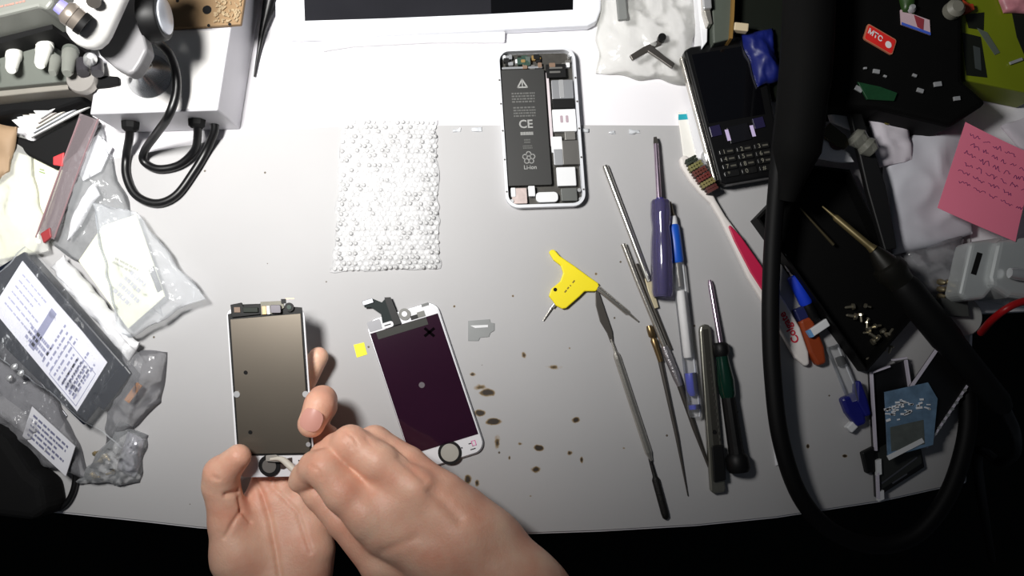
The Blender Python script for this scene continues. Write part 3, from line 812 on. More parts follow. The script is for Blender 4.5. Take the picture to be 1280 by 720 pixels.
# ================================================================== bubble wrap
bw = thing('bubble_wrap', 'clear bubble wrap sheet lying on the upper mat edge', 'bubble wrap', W(482, 245, 0.0))
quad = [(427, 149), (546, 150), (550, 336), (415, 339)]
sheet('backing_film', quad, ZM, .0012, .0009, 3, film('bubble_film', tint=(248, 248, 250), haze=.42, rough=.3, ripple=.35, rscale=500), bw, 30, 40, freq=160, edge=.0012)
bub = MB(); q = [W(x, y, .004) for x, y in quad]; rnd = random.Random(2)
NU, NV = 19, 31
for j in range(NV):
    for i in range(NU):
        u = (i + .5 + (.5 if j % 2 else 0)) / (NU + .5); v = (j + .5) / NV
        if u > .99: continue
        c = q[0] * (1 - u) * (1 - v) + q[1] * u * (1 - v) + q[2] * u * v + q[3] * (1 - u) * v
        c += Vector((rnd.uniform(-.0004, .0004), rnd.uniform(-.0004, .0004), 0)); c.z = ZM + .0014
        hgt = rnd.choice((.0003, .0006, .0010, .0016, .0024)); r = .0017
        lp = []
        for rr, zz in ((1, 0), (.96, .5), (.75, .85), (.3, 1.0)):
            lp.append([c + Vector((math.cos(a) * r * rr, math.sin(a) * r * rr, hgt * zz)) for a in [2 * math.pi * k / 9 for k in range(9)]])
        bub.loops(lp)
b = bub.out('air_bubbles', film('bubble_film_dome', tint=(252, 252, 252), haze=.40, rough=.2, ripple=.5, rscale=700, fres=.6), bw, smooth=True, angle=80); b['kind'] = 'stuff'

# ================================================================== tablet and paper at the rear
tb = thing('tablet', 'white tablet with dark screen at the back of the bench', 'tablet', W(548, 0, 0))
def px_poly(pts): return pts
tl = [(343, -70), (344, 20), (348, 38), (358, 46), (372, 47), (480, 43), (600, 38), (735, 32), (746, 26), (751, 12), (754, -70)]
MB().pp(tl, .0005, .0095).out('body', mat('tablet_white', (228, 230, 236), .3, var=.02), tb, bevel=.0012)
MB().pp([(378, -60), (381, 26), (480, 23), (600, 18), (716, 12), (717, -60)], .0095, .0098).out('screen', mat('tablet_screen', (36, 36, 40), .15, coat=.4, var=.3, scale=20), tb)
MB().pp([(612, -60), (614, 17), (716, 12), (717, -60)], .0098, .0099).out('screen_dark_panel', mat('tablet_panel_black', (10, 10, 12), .15, coat=.4), tb)
c = MB().pp([(404, 45), (480, 42), (632, 33), (631, 52), (540, 52), (440, 57), (402, 63)], 0.0, .0045).out('tablet_cover', mat('soft_white', (238, 238, 240), .6, var=.02), bevel=.001)
tag(c, 'folded white cover strip lying in front of the tablet', 'cover')
for k, (x, y, a, b2) in enumerate(((571, 163, 10, 4), (596, 162, 12, 5), (730, 163, 11, 4), (765, 166, 8, 4), (793, 165, 13, 5))):
    o = sheet('tape_scrap', [(x - a / 2, y - b2 / 2), (x + a / 2, y - b2 / 2), (x + a / 2, y + b2 / 2), (x - a / 2, y + b2 / 2)], ZM, 0, .0008, 20 + k, film('tape_film', haze=.5, rough=.1), None, 5, 4, freq=300, edge=.0006)
    tag(o, ['scrap of clear tape nearest the bubble wrap', 'scrap of clear tape between bubble wrap and opened phone', 'scrap of clear tape touching the right side of the opened phone',
            'small scrap of clear tape above the silver rod', 'scrap of clear tape left of the purple screwdriver tip'][k], 'tape', 'clear tape scraps along the mat edge')

# ================================================================== microscope stand
ms = thing('microscope', 'white stereo microscope stand on a grey metal box base', 'microscope', W(210, 90, 0))
ZB = .047
M_GREYMET = mat('painted_grey_metal', (192, 191, 196), .4, .1, var=.03)
MB().pp([(112, 143), (272, 138), (304, -60), (144, -60)], 0.0, ZB).out('base', M_GREYMET, ms, bevel=.001)
MB().pp([(117, 140), (268, 135), (284, 38), (200, 38), (150, 60), (126, 90)], ZB, ZB + .0006).out('base_top_plate', mat('base_top_white', (236, 234, 232), .4, var=.03), ms)
c0 = W(187, 96, ZB)
MB().lathe(c0, c0 + Vector((0, 0, .020)), [(0, .0158), (.08, .0160), (.35, .0120), (.75, .0064), (1, .0048)], 32).out('column_flange', mat('flange_metal', (176, 178, 182), .25, .9, var=.05), ms, smooth=True)
c1 = c0 + Vector((0, 0, .018))
MB().lathe(c1, c1 + Vector((0, 0, .060)), [(0, .0046), (1, .0046)], 20).out('column', M_SILVER, ms, smooth=True)
for k in range(3):
    cc = W(172 + 4 * k, 90 - 3 * k, .072 + .004 * k)
    MB().lathe(cc + Vector((-.005, -.002, 0)), cc + Vector((.005, .002, 0)), [(0, .0016), (.2, .0024), (.8, .0024), (1, .0016)], 10).out('clamp_screw', M_STEEL, ms, smooth=True)
# carriage body (grey, tapering towards the column)
MB().pp([(116, 50), (124, 68), (142, 84), (160, 93), (168, 90), (176, 78), (184, 62), (180, 46), (172, 30), (168, -40), (112, -40)], .106, .118).out('carriage', mat('carriage_grey', (118, 117, 119), .5, var=.04), ms, bevel=.003, seg=3)
# optical head: bright white barrel with a domed end
h0 = W(112, 36, .140); h1 = W(158, -70, .150)
MB().lathe(h0 - (h1 - h0).normalized() * .0115, h1, [(0, .003), (.02, .0065), (.06, .0100), (.13, .0120), (.2, .0126), (1, .0130)], 28).out('optical_head', mat('head_white', (244, 243, 240), .3, var=.02), ms, smooth=True)
e0 = W(104, 30, .156); e1 = W(80, 12, .162)
MB().lathe(e0, e1, [(0, .0062), (.55, .0066), (.56, .0070), (.8, .0070), (1, .0052)], 18).out('eyepiece_knob', mat('knob_taupe', (120, 112, 104), .35, .5), ms, smooth=True)
MB().lathe(e0 + (e0 - e1) * .12, e0 + (e1 - e0) * .18, [(0, .0068), (1, .0070)], 18).out('eyepiece_ring', M_BLACK, ms, smooth=True)
MB().lathe(e0 + (e1 - e0) * .96, e0 + (e1 - e0) * 1.35, [(0, .0044), (1, .0040)], 14).out('eyepiece_cap', mat('violet_glass', (130, 126, 190), .2), ms, smooth=True)
MB().lathe(W(117, -2, .156), W(117, 2, .160), [(0, .004), (1, .004)], 12).out('port_cap', M_DARKMETAL, ms, smooth=True)
k0 = W(170, 22, .112); k1 = W(206, 20, .112)
d = (k1 - k0)
MB().lathe(k0 + d * .30, k0 + d * .98, [(0, .0110), (.05, .0150), (.9, .0150), (1, .0140)], 30).out('focus_knob', M_BLACK, ms, smooth=True)
MB().lathe(k0 + d * .97, k0 + d * 1.10, [(0, .0112), (.6, .0112), (1, .0080)], 30).out('focus_knob_face', mat('knob_grey_face', (186, 190, 198), .3, .3), ms, smooth=True)
MB().lathe(k0 - d * .35, k0 + d * .35, [(0, .0038), (.45, .0038), (.5, .0030), (1, .0030)], 16).out('focus_axle', M_SILVER, ms, smooth=True)
MB().pp([(170, 8), (188, 10), (186, 48), (178, 46), (171, 34)], .084, .1).out('cable_clip', M_BLACKMATT, ms, bevel=.002)
cb = spline([W(180, 30, .100), W(182, 44, .100), W(196, 52, .088), W(212, 68, .078), W(220, 92, .068), W(220, 118, .064), W(210, 146, .060), W(195, 168, .035), W(181, 188, .012), W(180, 202, .006), W(198, 211, .0055), W(224, 206, .0055), W(243, 188, .010), W(247, 168, .020), W(246, 150, .028)], 6)
MB().tube(cb, .0030, 12).out('cable', M_RUBBER, ms, smooth=True)
cb = spline([W(163, 148, .028), W(162, 170, .018), W(158, 195, .006), W(158, 220, .0050), W(170, 244, .0050), W(195, 254, .0050), W(220, 244, .0050), W(242, 215, .0050), (W(258, 188, .0055)), W(268, 164, .012), W(268, 152, .015)], 6)
MB().tube(cb, .0031, 12).out('cable', M_RUBBER, ms, smooth=True)
for x, y in ((163, 157), (246, 153)):
    p = W(x, y, .026)
    gl = MB().lathe(p + Vector((0, .008, 0)), p + Vector((0, -.004, 0)), [(0, .0056), (.45, .0056), (.46, .0066), (.85, .0062), (1, .0042)], 8).out('cable_gland', M_BLACKMATT, ms)

wb = thing('wooden_board', 'tan board with holes lying on the microscope base', 'board', W(255, 5, ZB))
f2 = frpx((208, -45), (312, -45), (203, 36), .0515)
fb = f2.prism(MB(), [(0, 0), (1, 0), (.93, .93), (0, 1)], -.0040, 0).out('board', mat('tan_wood', (132, 106, 74), .7, var=.2, scale=40, bump=.2), wb, bevel=.0008)
for u, v, r in ((.52, .71, .0032), (.16, .57, .0012), (.55, .95, .0011), (.80, .93, .0011), (.70, .66, .0010)):
    f2.prism(MB(), f2.circ(u, v, r, 14), 0, .0002).out('hole', M_BLACKMATT, wb)
rnd = random.Random(8); cr = MB()
for k in range(60):
    u = .60 + .32 * rnd.random(); v = .56 + .34 * rnd.random(); p = f2.p(u, v, .0006)
    cr.box(p, (rnd.uniform(.001, .003), rnd.uniform(.0006, .0016), rnd.uniform(.0008, .0016)), rnd.random() * 3)
c = cr.out('wood_crumbs', mat('crumbs', (150, 130, 100), .7, var=.5, scale=500)); tag(c, 'pale crumbs scattered on the tan board', 'crumbs', kind='stuff')

# ================================================================== bench instrument with knobs
pi = thing('power_supply', 'grey bench instrument with white knobs left of the microscope', 'instrument', W(40, 60, 0))
M_CASE = mat('case_greygreen', (96, 100, 94), .5, var=.06)
MB().pp([(-90, -60), (58, -60), (66, 2), (58, 12), (48, 8), (-90, 42)], .055, .095).out('top_housing', mat('case_light', (126, 128, 122), .5, var=.05), pi, bevel=.002)
MB().pp([(-90, 46), (0, 22), (50, 8), (64, 14), (66, 36), (-90, 80)], .02, .070).out('display_recess', M_BLACKMATT, pi)
MB().pp([(-90, 62), (0, 50), (62, 33), (64, 62), (94, 84), (100, 100), (-90, 118)], .0, .052).out('front_panel', M_CASE, pi, bevel=.001)
MB().pp([(-90, 112), (-10, 104), (60, 92), (104, 94), (108, 102), (102, 110), (40, 116), (-90, 130)], .0, .046).out('base_ledge', mat('ledge_grey', (130, 126, 118), .5), pi, bevel=.001)
ft = frpx((-40, 20), (40, 2), (-34, 50), .0951)
text('POWER', ft, .62, -.30, .004, mat('faded_red', (176, 120, 108), .6), pi) if False else None
printed(ft, .28, -.14, .90, -.02, 1, mat('faded_red', (176, 128, 116), .6), pi, 3, fill=1, hfrac=.6)
def knob(x0, y0, x1, y1, r, m, cap=None):
    a, b = W(x0, y0, .054), W(x1, y1, .066)
    k = MB().lathe(a, b, [(0, r * 1.12), (.28, r * 1.12), (.32, r), (.9, r * .82), (1, r * .6)], 20).out('knob', m, pi, smooth=True)
    if cap: MB().lathe(a + (a - b) * .12, a + (b - a) * .02, [(0, r * 1.2), (1, r * 1.2)], 20).out('knob_skirt', cap, k, smooth=True)
kw = mat('knob_white', (226, 226, 220), .35, var=.03); kg = mat('knob_grey', (120, 122, 116), .4)
knob(18, 66, 14, 88, .0046, kw, M_CASE); knob(56, 58, 50, 82, .0047, kw, kw); knob(70, 74, 66, 92, .0036, kg); knob(88, 66, 84, 92, .0046, kg, M_CASE)
knob(-12, 74, -16, 96, .0046, kw, M_CASE)
for x in (103, 121):
    a, b = W(x, 76, .056), W(x + 1, 92, .060)
    pst = MB().lathe(a, b, [(0, .0040), (.5, .0044), (1, .0040)], 14).out('terminal_post', mat('post_dark', (52, 50, 54), .35), pi, smooth=True)
MB().lathe(W(113, 78, .058), W(113, 70, .072), [(0, .0044), (.6, .0044), (1, .002)], 16).out('terminal_cap', M_SILVER, pi, smooth=True)
a = W(106, 101, .050); MB().lathe(a, a + Vector((0, 0, .006)), [(0, .0105), (.8, .0105), (1, .0096)], 24).out('foot_disc', mat('disc_grey', (150, 146, 142), .4, .4), pi, smooth=True)

bk = MB().pp([(-30, 128), (10, 108), (60, 112), (100, 106), (106, 124), (60, 140), (16, 140), (-30, 150)], .0, .030).out('black_pouch', mat('black_cloth', (12, 12, 13), .85, spec=.2, bump=.3, bscale=80), bevel=.004, seg=3)
o = MB().ribbon([(84, 108), (112, 104), (132, 101), (148, 100)], [4, 6, 7, 5], .0485, .0520).out('black_strap', mat('black_cloth'), bevel=.0012); tag(o, 'black strap hanging over the corner of the microscope base', 'strap')
tag(bk, 'black cloth pouch below the instrument knobs', 'pouch')
case = MB().pp([(-40, 150), (40, 176), (108, 140), (118, 150), (96, 190), (70, 212), (30, 192), (-40, 170)], .0, .014).out('black_case', M_BLACKMATT, bevel=.002)
tag(case, 'flat black case under the stack of booklets', 'case')
for k in range(5):
    s = k * 1.0; z = .0145 + .0030 * k
    q = [(14 + 5 * k, 150 - 5 * k), (106 - 1.2 * k, 118 - 4 * k), (112 - 2 * k, 133 - 5 * k), (38 + 3 * k, 172 - 6 * k)]
    o = MB().pp(q, z, z + .0024).out('booklet', mat('booklet_%d' % k, [(222, 222, 220), (200, 204, 210), (228, 226, 214), (206, 200, 196), (232, 232, 232)][k], .7, var=.06), bevel=.0004)
    tag(o, ['white booklet at the bottom of the stack left of the microscope', 'second booklet from the bottom of the small paper stack', 'cream booklet in the middle of the small paper stack',
            'second booklet from the top of the small paper stack', 'topmost white booklet of the stack left of the microscope'][k], 'booklet', 'booklets stacked left of the microscope')

# ================================================================== plastic bags on the left
F_BAG = film('bag_film', haze=.20, rough=.12, ripple=.8, rscale=70, fres=.9, crinkle=34)
F_BAG2 = film('bag_film_milky', haze=.30, rough=.18, ripple=.7, rscale=60, tint=(240, 240, 236), crinkle=26)
F_GREY = film('bag_film_grey', haze=.24, rough=.12, ripple=.9, rscale=80, tint=(190, 190, 196), clear=.88, crinkle=40)
def tsheet(name, quad, z0, h, amp, seed, m, label, cat, group=None, **kw):
    return tag(sheet(name, quad, z0, h, amp, seed, m, None, **kw), label, cat, group)
# yellow card in its bag, far left
o = MB().pp([(-30, 196), (24, 186), (78, 211), (64, 262), (42, 316), (-30, 330)], .0060, .0085).out('card', M_CREAM, bevel=.0005)
tag(o, 'pale yellow card inside the clear bag at the left edge', 'card')
fcard = frpx((30, 196), (78, 211), (20, 240), .0086); printed(fcard, .45, .16, .62, .30, 2, mat('green_print', (150, 170, 120), .7), o, 2)
tsheet('plastic_bag', [(-40, 120), (34, 178), (60, 312), (-40, 345)], .0090, .005, .0030, 5, F_BAG2, 'clear bag over a pale yellow card at the left edge', 'plastic bag', nu=20, nv=20)
o = tsheet('paper_scrap', [(-20, 150), (22, 158), (12, 215), (-20, 240)], .0170, .001, .003, 9, mat('brown_paper', (158, 132, 104), .7, var=.15), 'brown paper scrap in the bag at the left edge', 'paper', nu=10, nv=10)
# zip bag with red seal
zb = thing('zip_bag', 'clear zip bag with a red-edged seal strip holding white papers', 'zip bag', W(150, 270, ZM))
sheet('film', [(104, 146), (124, 152), (200, 392), (60, 300)], ZM, .007, .0040, 12, F_BAG, zb, 30, 30, freq=60)
MB().ribbon([(112, 146), (96, 190), (76, 245), (58, 296)], [13, 12, 11, 10], .0130, .0142).out('seal_strip', film('seal_film', haze=.42, rough=.3, ripple=.3, tint=(150, 138, 142)), zb)
for dx, hw in ((-12, 1.6), (11, 1.2)):
    MB().tube(spline([W(112 + dx, 148, .0140), W(95 + dx, 192, .0140), W(75 + dx, 247, .0140), W(57 + dx, 297, .0140)], 5), hw * .0005, 6).out('seal_line', mat('seal_grey', (140, 112, 116), .4), zb, smooth=True)
MB().pp([(66, 196), (80, 190), (78, 208), (66, 206)], .0120, .0150).out('zip_end', mat('seal_red_bright', (206, 62, 66), .5), zb, bevel=.0006)
MB().pp([(50, 292), (62, 284), (64, 296), (54, 304)], .0120, .0150).out('zip_slider', mat('seal_dark_red', (150, 44, 48), .5), zb, bevel=.0006)
o = MB().pp([(112, 176), (122, 168), (140, 184), (126, 214), (104, 226), (98, 216)], .0050, .0062).out('paper_note', M_PAPER); tag(o, 'folded white note in the zip bag near the microscope cable', 'paper')
o = sheet('paper_packet', [(92, 262), (118, 228), (126, 246), (84, 302)], .0090, .003, .0020, 15, M_PAPER, None, 12, 12); tag(o, 'crumpled white packet behind the red zip seal', 'paper packet')
o = MB().pp([(98, 326), (128, 282), (170, 268), (206, 370), (160, 411)], .0105, .0120).out('label_card', M_CREAM, bevel=.0003)
tag(o, 'cream label card with faint print in the zip bag', 'card')
fl2 = frpx((128, 290), (190, 322), (98, 336), .0121); printed(fl2, .45, .35, .95, .55, 2, mat('pale_olive_print', (150, 150, 120), .7), o, 4)
fl3 = frpx((166, 332), (202, 366), (136, 366), .0121); printed(fl3, .05, .05, .9, .95, 4, mat('pale_grey_print', (178, 178, 186), .7), o, 6, fill=.5)
MB().pp([(186, 338), (192, 332), (203, 362), (197, 366)], .0121, .0123).out('dark_stripe', M_DARKINK, o)
tsheet('plastic_bag', [(116, 252), (172, 266), (254, 372), (150, 428)], .0128, .003, .0035, 31, F_BAG, 'shiny clear bag lying over the cream label card', 'plastic bag', nu=26, nv=26, freq=70)
# roll of white foam film
o = sheet('foam_packet', [(60, 332), (78, 318), (174, 430), (158, 450)], .0110, .006, .0025, 17, mat('white_foam_film', (226, 226, 228), .35, var=.04, bump=.5, bscale=150), None, 10, 34, freq=90)
tag(o, 'long white padded packet beside the printed label box', 'packet')
# flat dark box with the big white label
bx = thing('parts_box', 'flat black box with a big printed white label in the left pile', 'box', W(70, 420, .0))
MB().pp([(30, 314), (160, 462), (104, 532), (-60, 370)], ZM, .0150).out('box', mat('box_blueblack', (14, 20, 34), .3, var=.3, scale=50), bx, bevel=.0012)
lf = frpx((28, 326), (134, 453), (-10, 386), .0158)
lab = lf.prism(MB(), [(0, 0), (.4, .01), (.7, -.01), (1, .0), (1, 1), (0, 1)], -.0008, 0).out('label', mat('label_white', (230, 230, 240), .6, var=.02), bx)
li = mat('label_ink', (150, 152, 182), .7); lb = mat('label_ink_dark', (104, 106, 132), .7)
printed(lf, .06, .10, .40, .80, 6, mat('label_ink_pale', (176, 178, 204), .7), lab, 11, fill=.6, hfrac=.25)
printed(lf, .40, .10, .46, .95, 1, li, lab, 12, fill=1, hfrac=.9, gap=.1)
printed(lf, .34, .60, .58, .88, 3, li, lab, 13, fill=.9, hfrac=.6)
f90 = Fr(lf.p(.52, .92), lf.p(.52, .10), lf.p(.97, .92))
printed(f90, .02, .05, .98, .95, 9, li, lab, 14, fill=.65, hfrac=.35, gap=.5)
printed(f90, .05, .55, .80, .90, 4, lb, lab, 15, fill=.85, hfrac=.4, gap=.35)
fr_l = MB()
for a, b in (((.66, .30), (.66, .95)), ((.97, .30), (.97, .95)), ((.66, .30), (.97, .30)), ((.66, .95), (.97, .95))): seg(fr_l, lf, a, b, .0004)
fr_l.out('printed_frame', li, lab)
tsheet('plastic_bag', [(34, 306), (182, 452), (150, 560), (-60, 400)], .0168, .002, .0026, 23, film('bag_film_clear', haze=.015, rough=.08, ripple=.7, rscale=80, fres=.6, crinkle=30), 'clear bag wrapped round the black box with the printed label', 'plastic bag', nu=28, nv=28, freq=70)
# dark parts and orange tab right of the label
o = MB().ribbon([(122, 508), (150, 470), (160, 462)], [9, 10, 7], .0030, .0165).out('phone_part', mat('box_blueblack'), bevel=.001); tag(o, 'blue-black phone part in the clear bag below the white label', 'phone part')
o = MB().ribbon([(158, 502), (174, 480)], [4, 4], .0100, .0120).out('flex_tab', mat('orange_flex', (214, 140, 60), .4), bevel=.0003); tag(o, 'small orange flex tab inside a clear bag', 'flex tab')
tsheet('plastic_bag', [(148, 440), (206, 440), (198, 505), (128, 560)], ZM, .010, .0035, 27, F_GREY, 'grey crumpled clear bag around the orange tab', 'plastic bag', nu=22, nv=22)
# bag with silver label
sb = thing('parts_bag', 'clear parts bag with silver printed label at the lower left', 'plastic bag', W(50, 540, .0))
sheet('film', [(-30, 430), (70, 500), (112, 600), (-20, 560)], .003, .009, .0040, 33, F_GREY, sb, 26, 26, freq=65)
sf = frpx((40, 508), (94, 558), (28, 545), .0158)
sl = sf.rect(MB(), 0, 0, 1, 1, -.0008, 0).out('label', mat('silver_label', (206, 206, 212), .4, var=.08), sb)
printed(sf, .08, .12, .92, .9, 5, lb, sl, 21, fill=.7, hfrac=.45)
for k, (x, y) in enumerate(((16, 462), (10, 476), (24, 470))):
    p = W(x, y, .018); o = MB().lathe(p, p + Vector((.003, .004, .001)), [(0, .001), (.3, .0024), (.7, .0022), (1, .0008)], 8).out('metal_bead', M_SILVER, smooth=True)
    tag(o, 'tiny silver metal bead on the bag at the left edge', 'metal bead', 'silver beads on the left bag')
# dark part under
o = MB().pp([(-30, 400), (0, 412), (84, 520), (70, 545), (-30, 470)], .0, .0028).out('antistatic_sheet', mat('antistatic_grey', (92, 92, 98), .3, .3, var=.2), bevel=.0004); tag(o, 'grey antistatic sheet under the lower left bags', 'sheet')
# small bag of metal bits
tsheet('plastic_bag', [(150, 528), (184, 545), (170, 604), (92, 606)], ZM, .009, .0045, 41, F_BAG, 'small shiny clear bag with metal bits at the pile foot', 'plastic bag', nu=26, nv=26, freq=110)
o = sheet('foil_scrap', [(158, 540), (182, 548), (168, 596), (146, 588)], .0030, .002, .003, 43, mat('foil_pale', (196, 194, 204), .25, .6), None, 10, 10); tag(o, 'pale foil scrap inside the small shiny bag', 'foil')
rnd = random.Random(21)
for k in range(7):
    x = 108 + rnd.random() * 40; y = 566 + rnd.random() * 38; p = W(x, y, .006); d = Vector((rnd.uniform(-1, 1), rnd.uniform(-1, 1), .2)).normalized() * .006
    o = MB().lathe(p, p + d, [(0, .0018), (.3, .0018), (.31, .0010), (1, .0008)], 8).out('metal_pin', mat('pale_brass', (206, 188, 150), .3, .8))
    tag(o, 'short metal pin in the small shiny bag', 'pin', 'metal pins in the small bag')
# black pouch and cable in the lower left corner
o = MB().pp([(-60, 500), (6, 548), (34, 590), (52, 604), (58, 640), (40, 652), (-60, 640)], .0, .030).out('black_bag', mat('black_cloth'), bevel=.006, seg=3); tag(o, 'black fabric bag at the lower left corner of the bench', 'bag')
o = MB().tube(spline([W(52, 634, .012), W(66, 637, .006), W(82, 630, .005), W(92, 612, .005), W(94, 590, .006), W(86, 570, .012)], 6), .0022, 10).out('black_cable', M_RUBBER, smooth=True); tag(o, 'short black cable curling out of the lower left pile', 'cable')
o = MB().tube(spline([W(346, -40, .012), W(338, 0, .008), W(329, 36, .005), W(323, 66, .003), W(318, 96, .002)], 6), [.0062] * 6 + [.0056, .005, .0046, .004, .0036, .0032, .0028, .0025, .0022, .002, .0018, .0016, .0014, .0013, .0012, .0011, .001, .0009, .0008], 10).out('black_cable', M_RUBBER, smooth=True); tag(o, 'tapering black cable along the right side of the microscope base', 'cable')

# ================================================================== tools on the mat
def Z(r): return ZM + r
# yellow flag key with two bits
yk = thing('torx_key', 'bright yellow plastic flag key with two steel bits', 'key', W(712, 355, ZM))
MB().pp([(686, 315), (689, 312), (693, 312), (700, 320), (719, 333), (735, 345), (748, 354), (749, 359), (745, 364), (731, 364), (724, 371), (708, 385), (703, 386), (695, 382), (691, 376), (686, 370), (689, 361), (700, 352), (704, 341), (701, 332), (692, 325)], ZM, ZM + .0042).out('flag', mat('yellow_plastic', (246, 226, 18), .4, var=.03), yk, bevel=.0008)
MB().tube([W(693, 380, Z(.0022)), W(690, 384, Z(.0022))], .0016, 10).out('bit_collar', M_SILVER, yk, smooth=True)
MB().tube([W(691, 382, Z(.0020)), W(679, 401, Z(.0012))], [.0009, .0005], 8).out('bit', M_STEEL, yk, smooth=True)
MB().tube([W(746, 359, Z(.0022)), W(783, 390, Z(.0018)), W(786, 392, Z(.0018)), W(798, 402, Z(.0012))], [.0021, .0021, .0011, .0006], 10).out('bit', M_STEEL, yk, smooth=True)
yf = frpx((686, 312), (749, 357), (668, 340), ZM + .0042)
p = W(694, 362, ZM + .0042); MB().lathe(p, p + Vector((0, 0, .0002)), [(0, .0014), (1, .0014)], 14).out('hole', M_BLACKMATT, yk)
ym = MB()
for x, y, l, a in ((707, 364, 4, 50), (710, 360, 3, 50), (713, 357, 1.5, 50), (717, 352, 4, 50)):
    ym.box(W(x, y, ZM + .0043), (l * .0006, .0010, .0002), R(a))
ym.out('stamped_mark', mat('olive_mark', (130, 112, 30), .6), yk)

# dental spatula
ds = thing('spatula', 'double-ended steel spatula with a dark file tip', 'spatula', W(790, 510, ZM))
MB().ribbon([(746, 363), (749, 380), (755, 400), (762, 415), (765, 428)], [2.0, 4.6, 5.4, 3.6, 1.8], Z(.0010), Z(.0022)).out('blade', M_DARKMETAL, ds, bevel=.0004)
MB().lathe(W(764, 424, Z(.0018)), W(814, 576, Z(.0018)), [(0, .0008), (.10, .0012), (.13, .0024), (.16, .0026), (.93, .0026), (.96, .0018), (1, .0012)], 8).out('handle', M_STEEL, ds)
MB().lathe(W(812, 572, Z(.0016)), W(833, 649, Z(.0016)), [(0, .0012), (.3, .0015), (.36, .0028), (.9, .0028), (.97, .0024), (1, .0012)], 10).out('file_tip', mat('file_black', (24, 23, 22), .55, .4, bump=.6, bscale=900), ds, smooth=True)

# round rod with a flat pale end
rd = thing('steel_rod', 'long bright steel rod with a cream flattened end', 'rod', W(790, 295, ZM))
MB().lathe(W(756, 207, Z(.0022)), W(811, 352, Z(.0022)), [(0, .0020), (.02, .0024), (1, .0022)], 12).out('shaft', mat('bright_steel', (206, 204, 198), .25, .9), rd, smooth=True)
MB().ribbon([(809, 347), (814, 364), (821, 385)], [3.2, 3.6, 2.6], Z(.0012), Z(.0034)).out('flat_end', mat('cream_metal', (204, 192, 160), .4, .3), rd, bevel=.0004)

# tweezers: two long arms
tz = thing('tweezers', 'long slim steel tweezers with ribbed grip reaching to the knife', 'tweezers', W(835, 450, ZM))
MB().tube([W(779, 305, Z(.0036)), W(797, 352, Z(.0036)), W(832, 437, Z(.0036))], .0020, 10).out('arm', M_STEEL, tz, smooth=True)
MB().tube([W(795, 330, Z(.0014)), W(812, 372, Z(.0014)), W(838, 437, Z(.0014))], .0016, 10).out('arm', M_DARKMETAL, tz, smooth=True)
MB().lathe(W(830, 433, Z(.0030)), W(850, 482, Z(.0026)), [(0, .0028), (.15, .0032), (.8, .0030), (1, .0024)], 14).out('grip', mat('ribbed_grip', (176, 172, 176), .35, .8, bump=.5, bscale=700), tz, smooth=True)
MB().tube([W(849, 479, Z(.0026)), W(868, 535, Z(.0020)), W(889, 592, Z(.0010))], [.0024, .0018, .0007], 10).out('tip', M_DARKMETAL, tz, smooth=True)
# probe with brass end
pb = thing('probe', 'thin needle probe with a brass knobbed end', 'probe', W(838, 520, ZM))
MB().lathe(W(811, 407, Z(.0026)), W(826, 452, Z(.0026)), [(0, .0020), (.1, .0026), (.28, .0028), (.34, .0016), (.42, .0026), (.6, .0022), (1, .0020)], 12).out('brass_end', mat('aged_brass', (140, 118, 84), .35, .9), pb, smooth=True)
MB().tube([W(825, 450, Z(.0022)), W(846, 545, Z(.0016)), W(860, 620, Z(.0008))], [.0018, .0014, .0004], 8).out('needle', M_DARKMETAL, pb, smooth=True)

# purple screwdriver
ps = thing('screwdriver', 'flat screwdriver with translucent dark purple fluted handle', 'screwdriver', W(827, 280, ZM))
a, b = W(825, 250, Z(.0086)), W(828, 371, Z(.0086))
mb = MB(); d = b - a; t = d.normalized(); s = t.cross(Vector((0, 0, 1))).normalized()
lps = []
for f, r in ((0, .0062), (.02, .0074), (.15, .0078), (.30, .0068), (.42, .0078), (.6, .0084), (.95, .0082), (1, .0070)):
    lps.append([a + d * f + s * math.cos(q) * r * (1 - .09 * (.5 + .5 * math.cos(6 * q))) + Vector((0, 0, 1)) * math.sin(q) * r * (1 - .09 * (.5 + .5 * math.cos(6 * q))) for q in [2 * math.pi * k / 36 for k in range(36)]])
mb.loops(lps).out('handle', mat('purple_acetate', (150, 142, 190), .1, trans=.8, var=.1, coat=.4), ps, smooth=True)
MB().tube([a + d * -.02 , a + d * .97], .0030, 12).out('core', mat('core_indigo', (44, 34, 120), .3), ps, smooth=True)
MB().tube([W(820, 180, Z(.0050)), W(824, 252, Z(.0086))], [.0019, .0020], 12).out('shaft', mat('pinkish_steel', (190, 172, 190), .25, .9), ps, smooth=True)
MB().ribbon([(819, 171), (820, 178), (820.5, 184)], [1.8, 3.0, 3.2], Z(.0040), Z(.0054)).out('tip', M_DARKMETAL, ps)

# ballpoint pen
pn = thing('ballpoint_pen', 'clear ballpoint pen with blue grip next to the purple handle', 'pen', W(852, 385, ZM))
a, b = W(838, 252, Z(.0046)), W(869, 521, Z(.0046))
clear = film('pen_clear', haze=.07, rough=.08, ripple=.05, fres=1.0)
MB().lathe(a, b, [(.0, .0006), (.06, .0018), (.065, .0026), (.11, .0034)], 14).out('tip', mat('pen_tip_metal', (120, 112, 96), .3, .8), pn, smooth=True)
MB().lathe(a, b, [(.07, .0030), (.08, .0034), (.11, .0036)], 14).out('ferrule', M_WHITE, pn, smooth=True)
MB().lathe(a, b, [(.11, .0038), (.12, .0046), (.28, .0050), (.29, .0042)], 18).out('grip', mat('blue_rubber', (20, 84, 190), .4), pn, smooth=True)
MB().lathe(a, b, [(.29, .0046), (.30, .0048), (.98, .0048), (1, .0040)], 18).out('barrel', clear, pn, smooth=True)
MB().lathe(a, b, [(.26, .0020), (.40, .0018), (.405, .0010)], 10).out('refill_tip', M_DARKMETAL, pn, smooth=True)
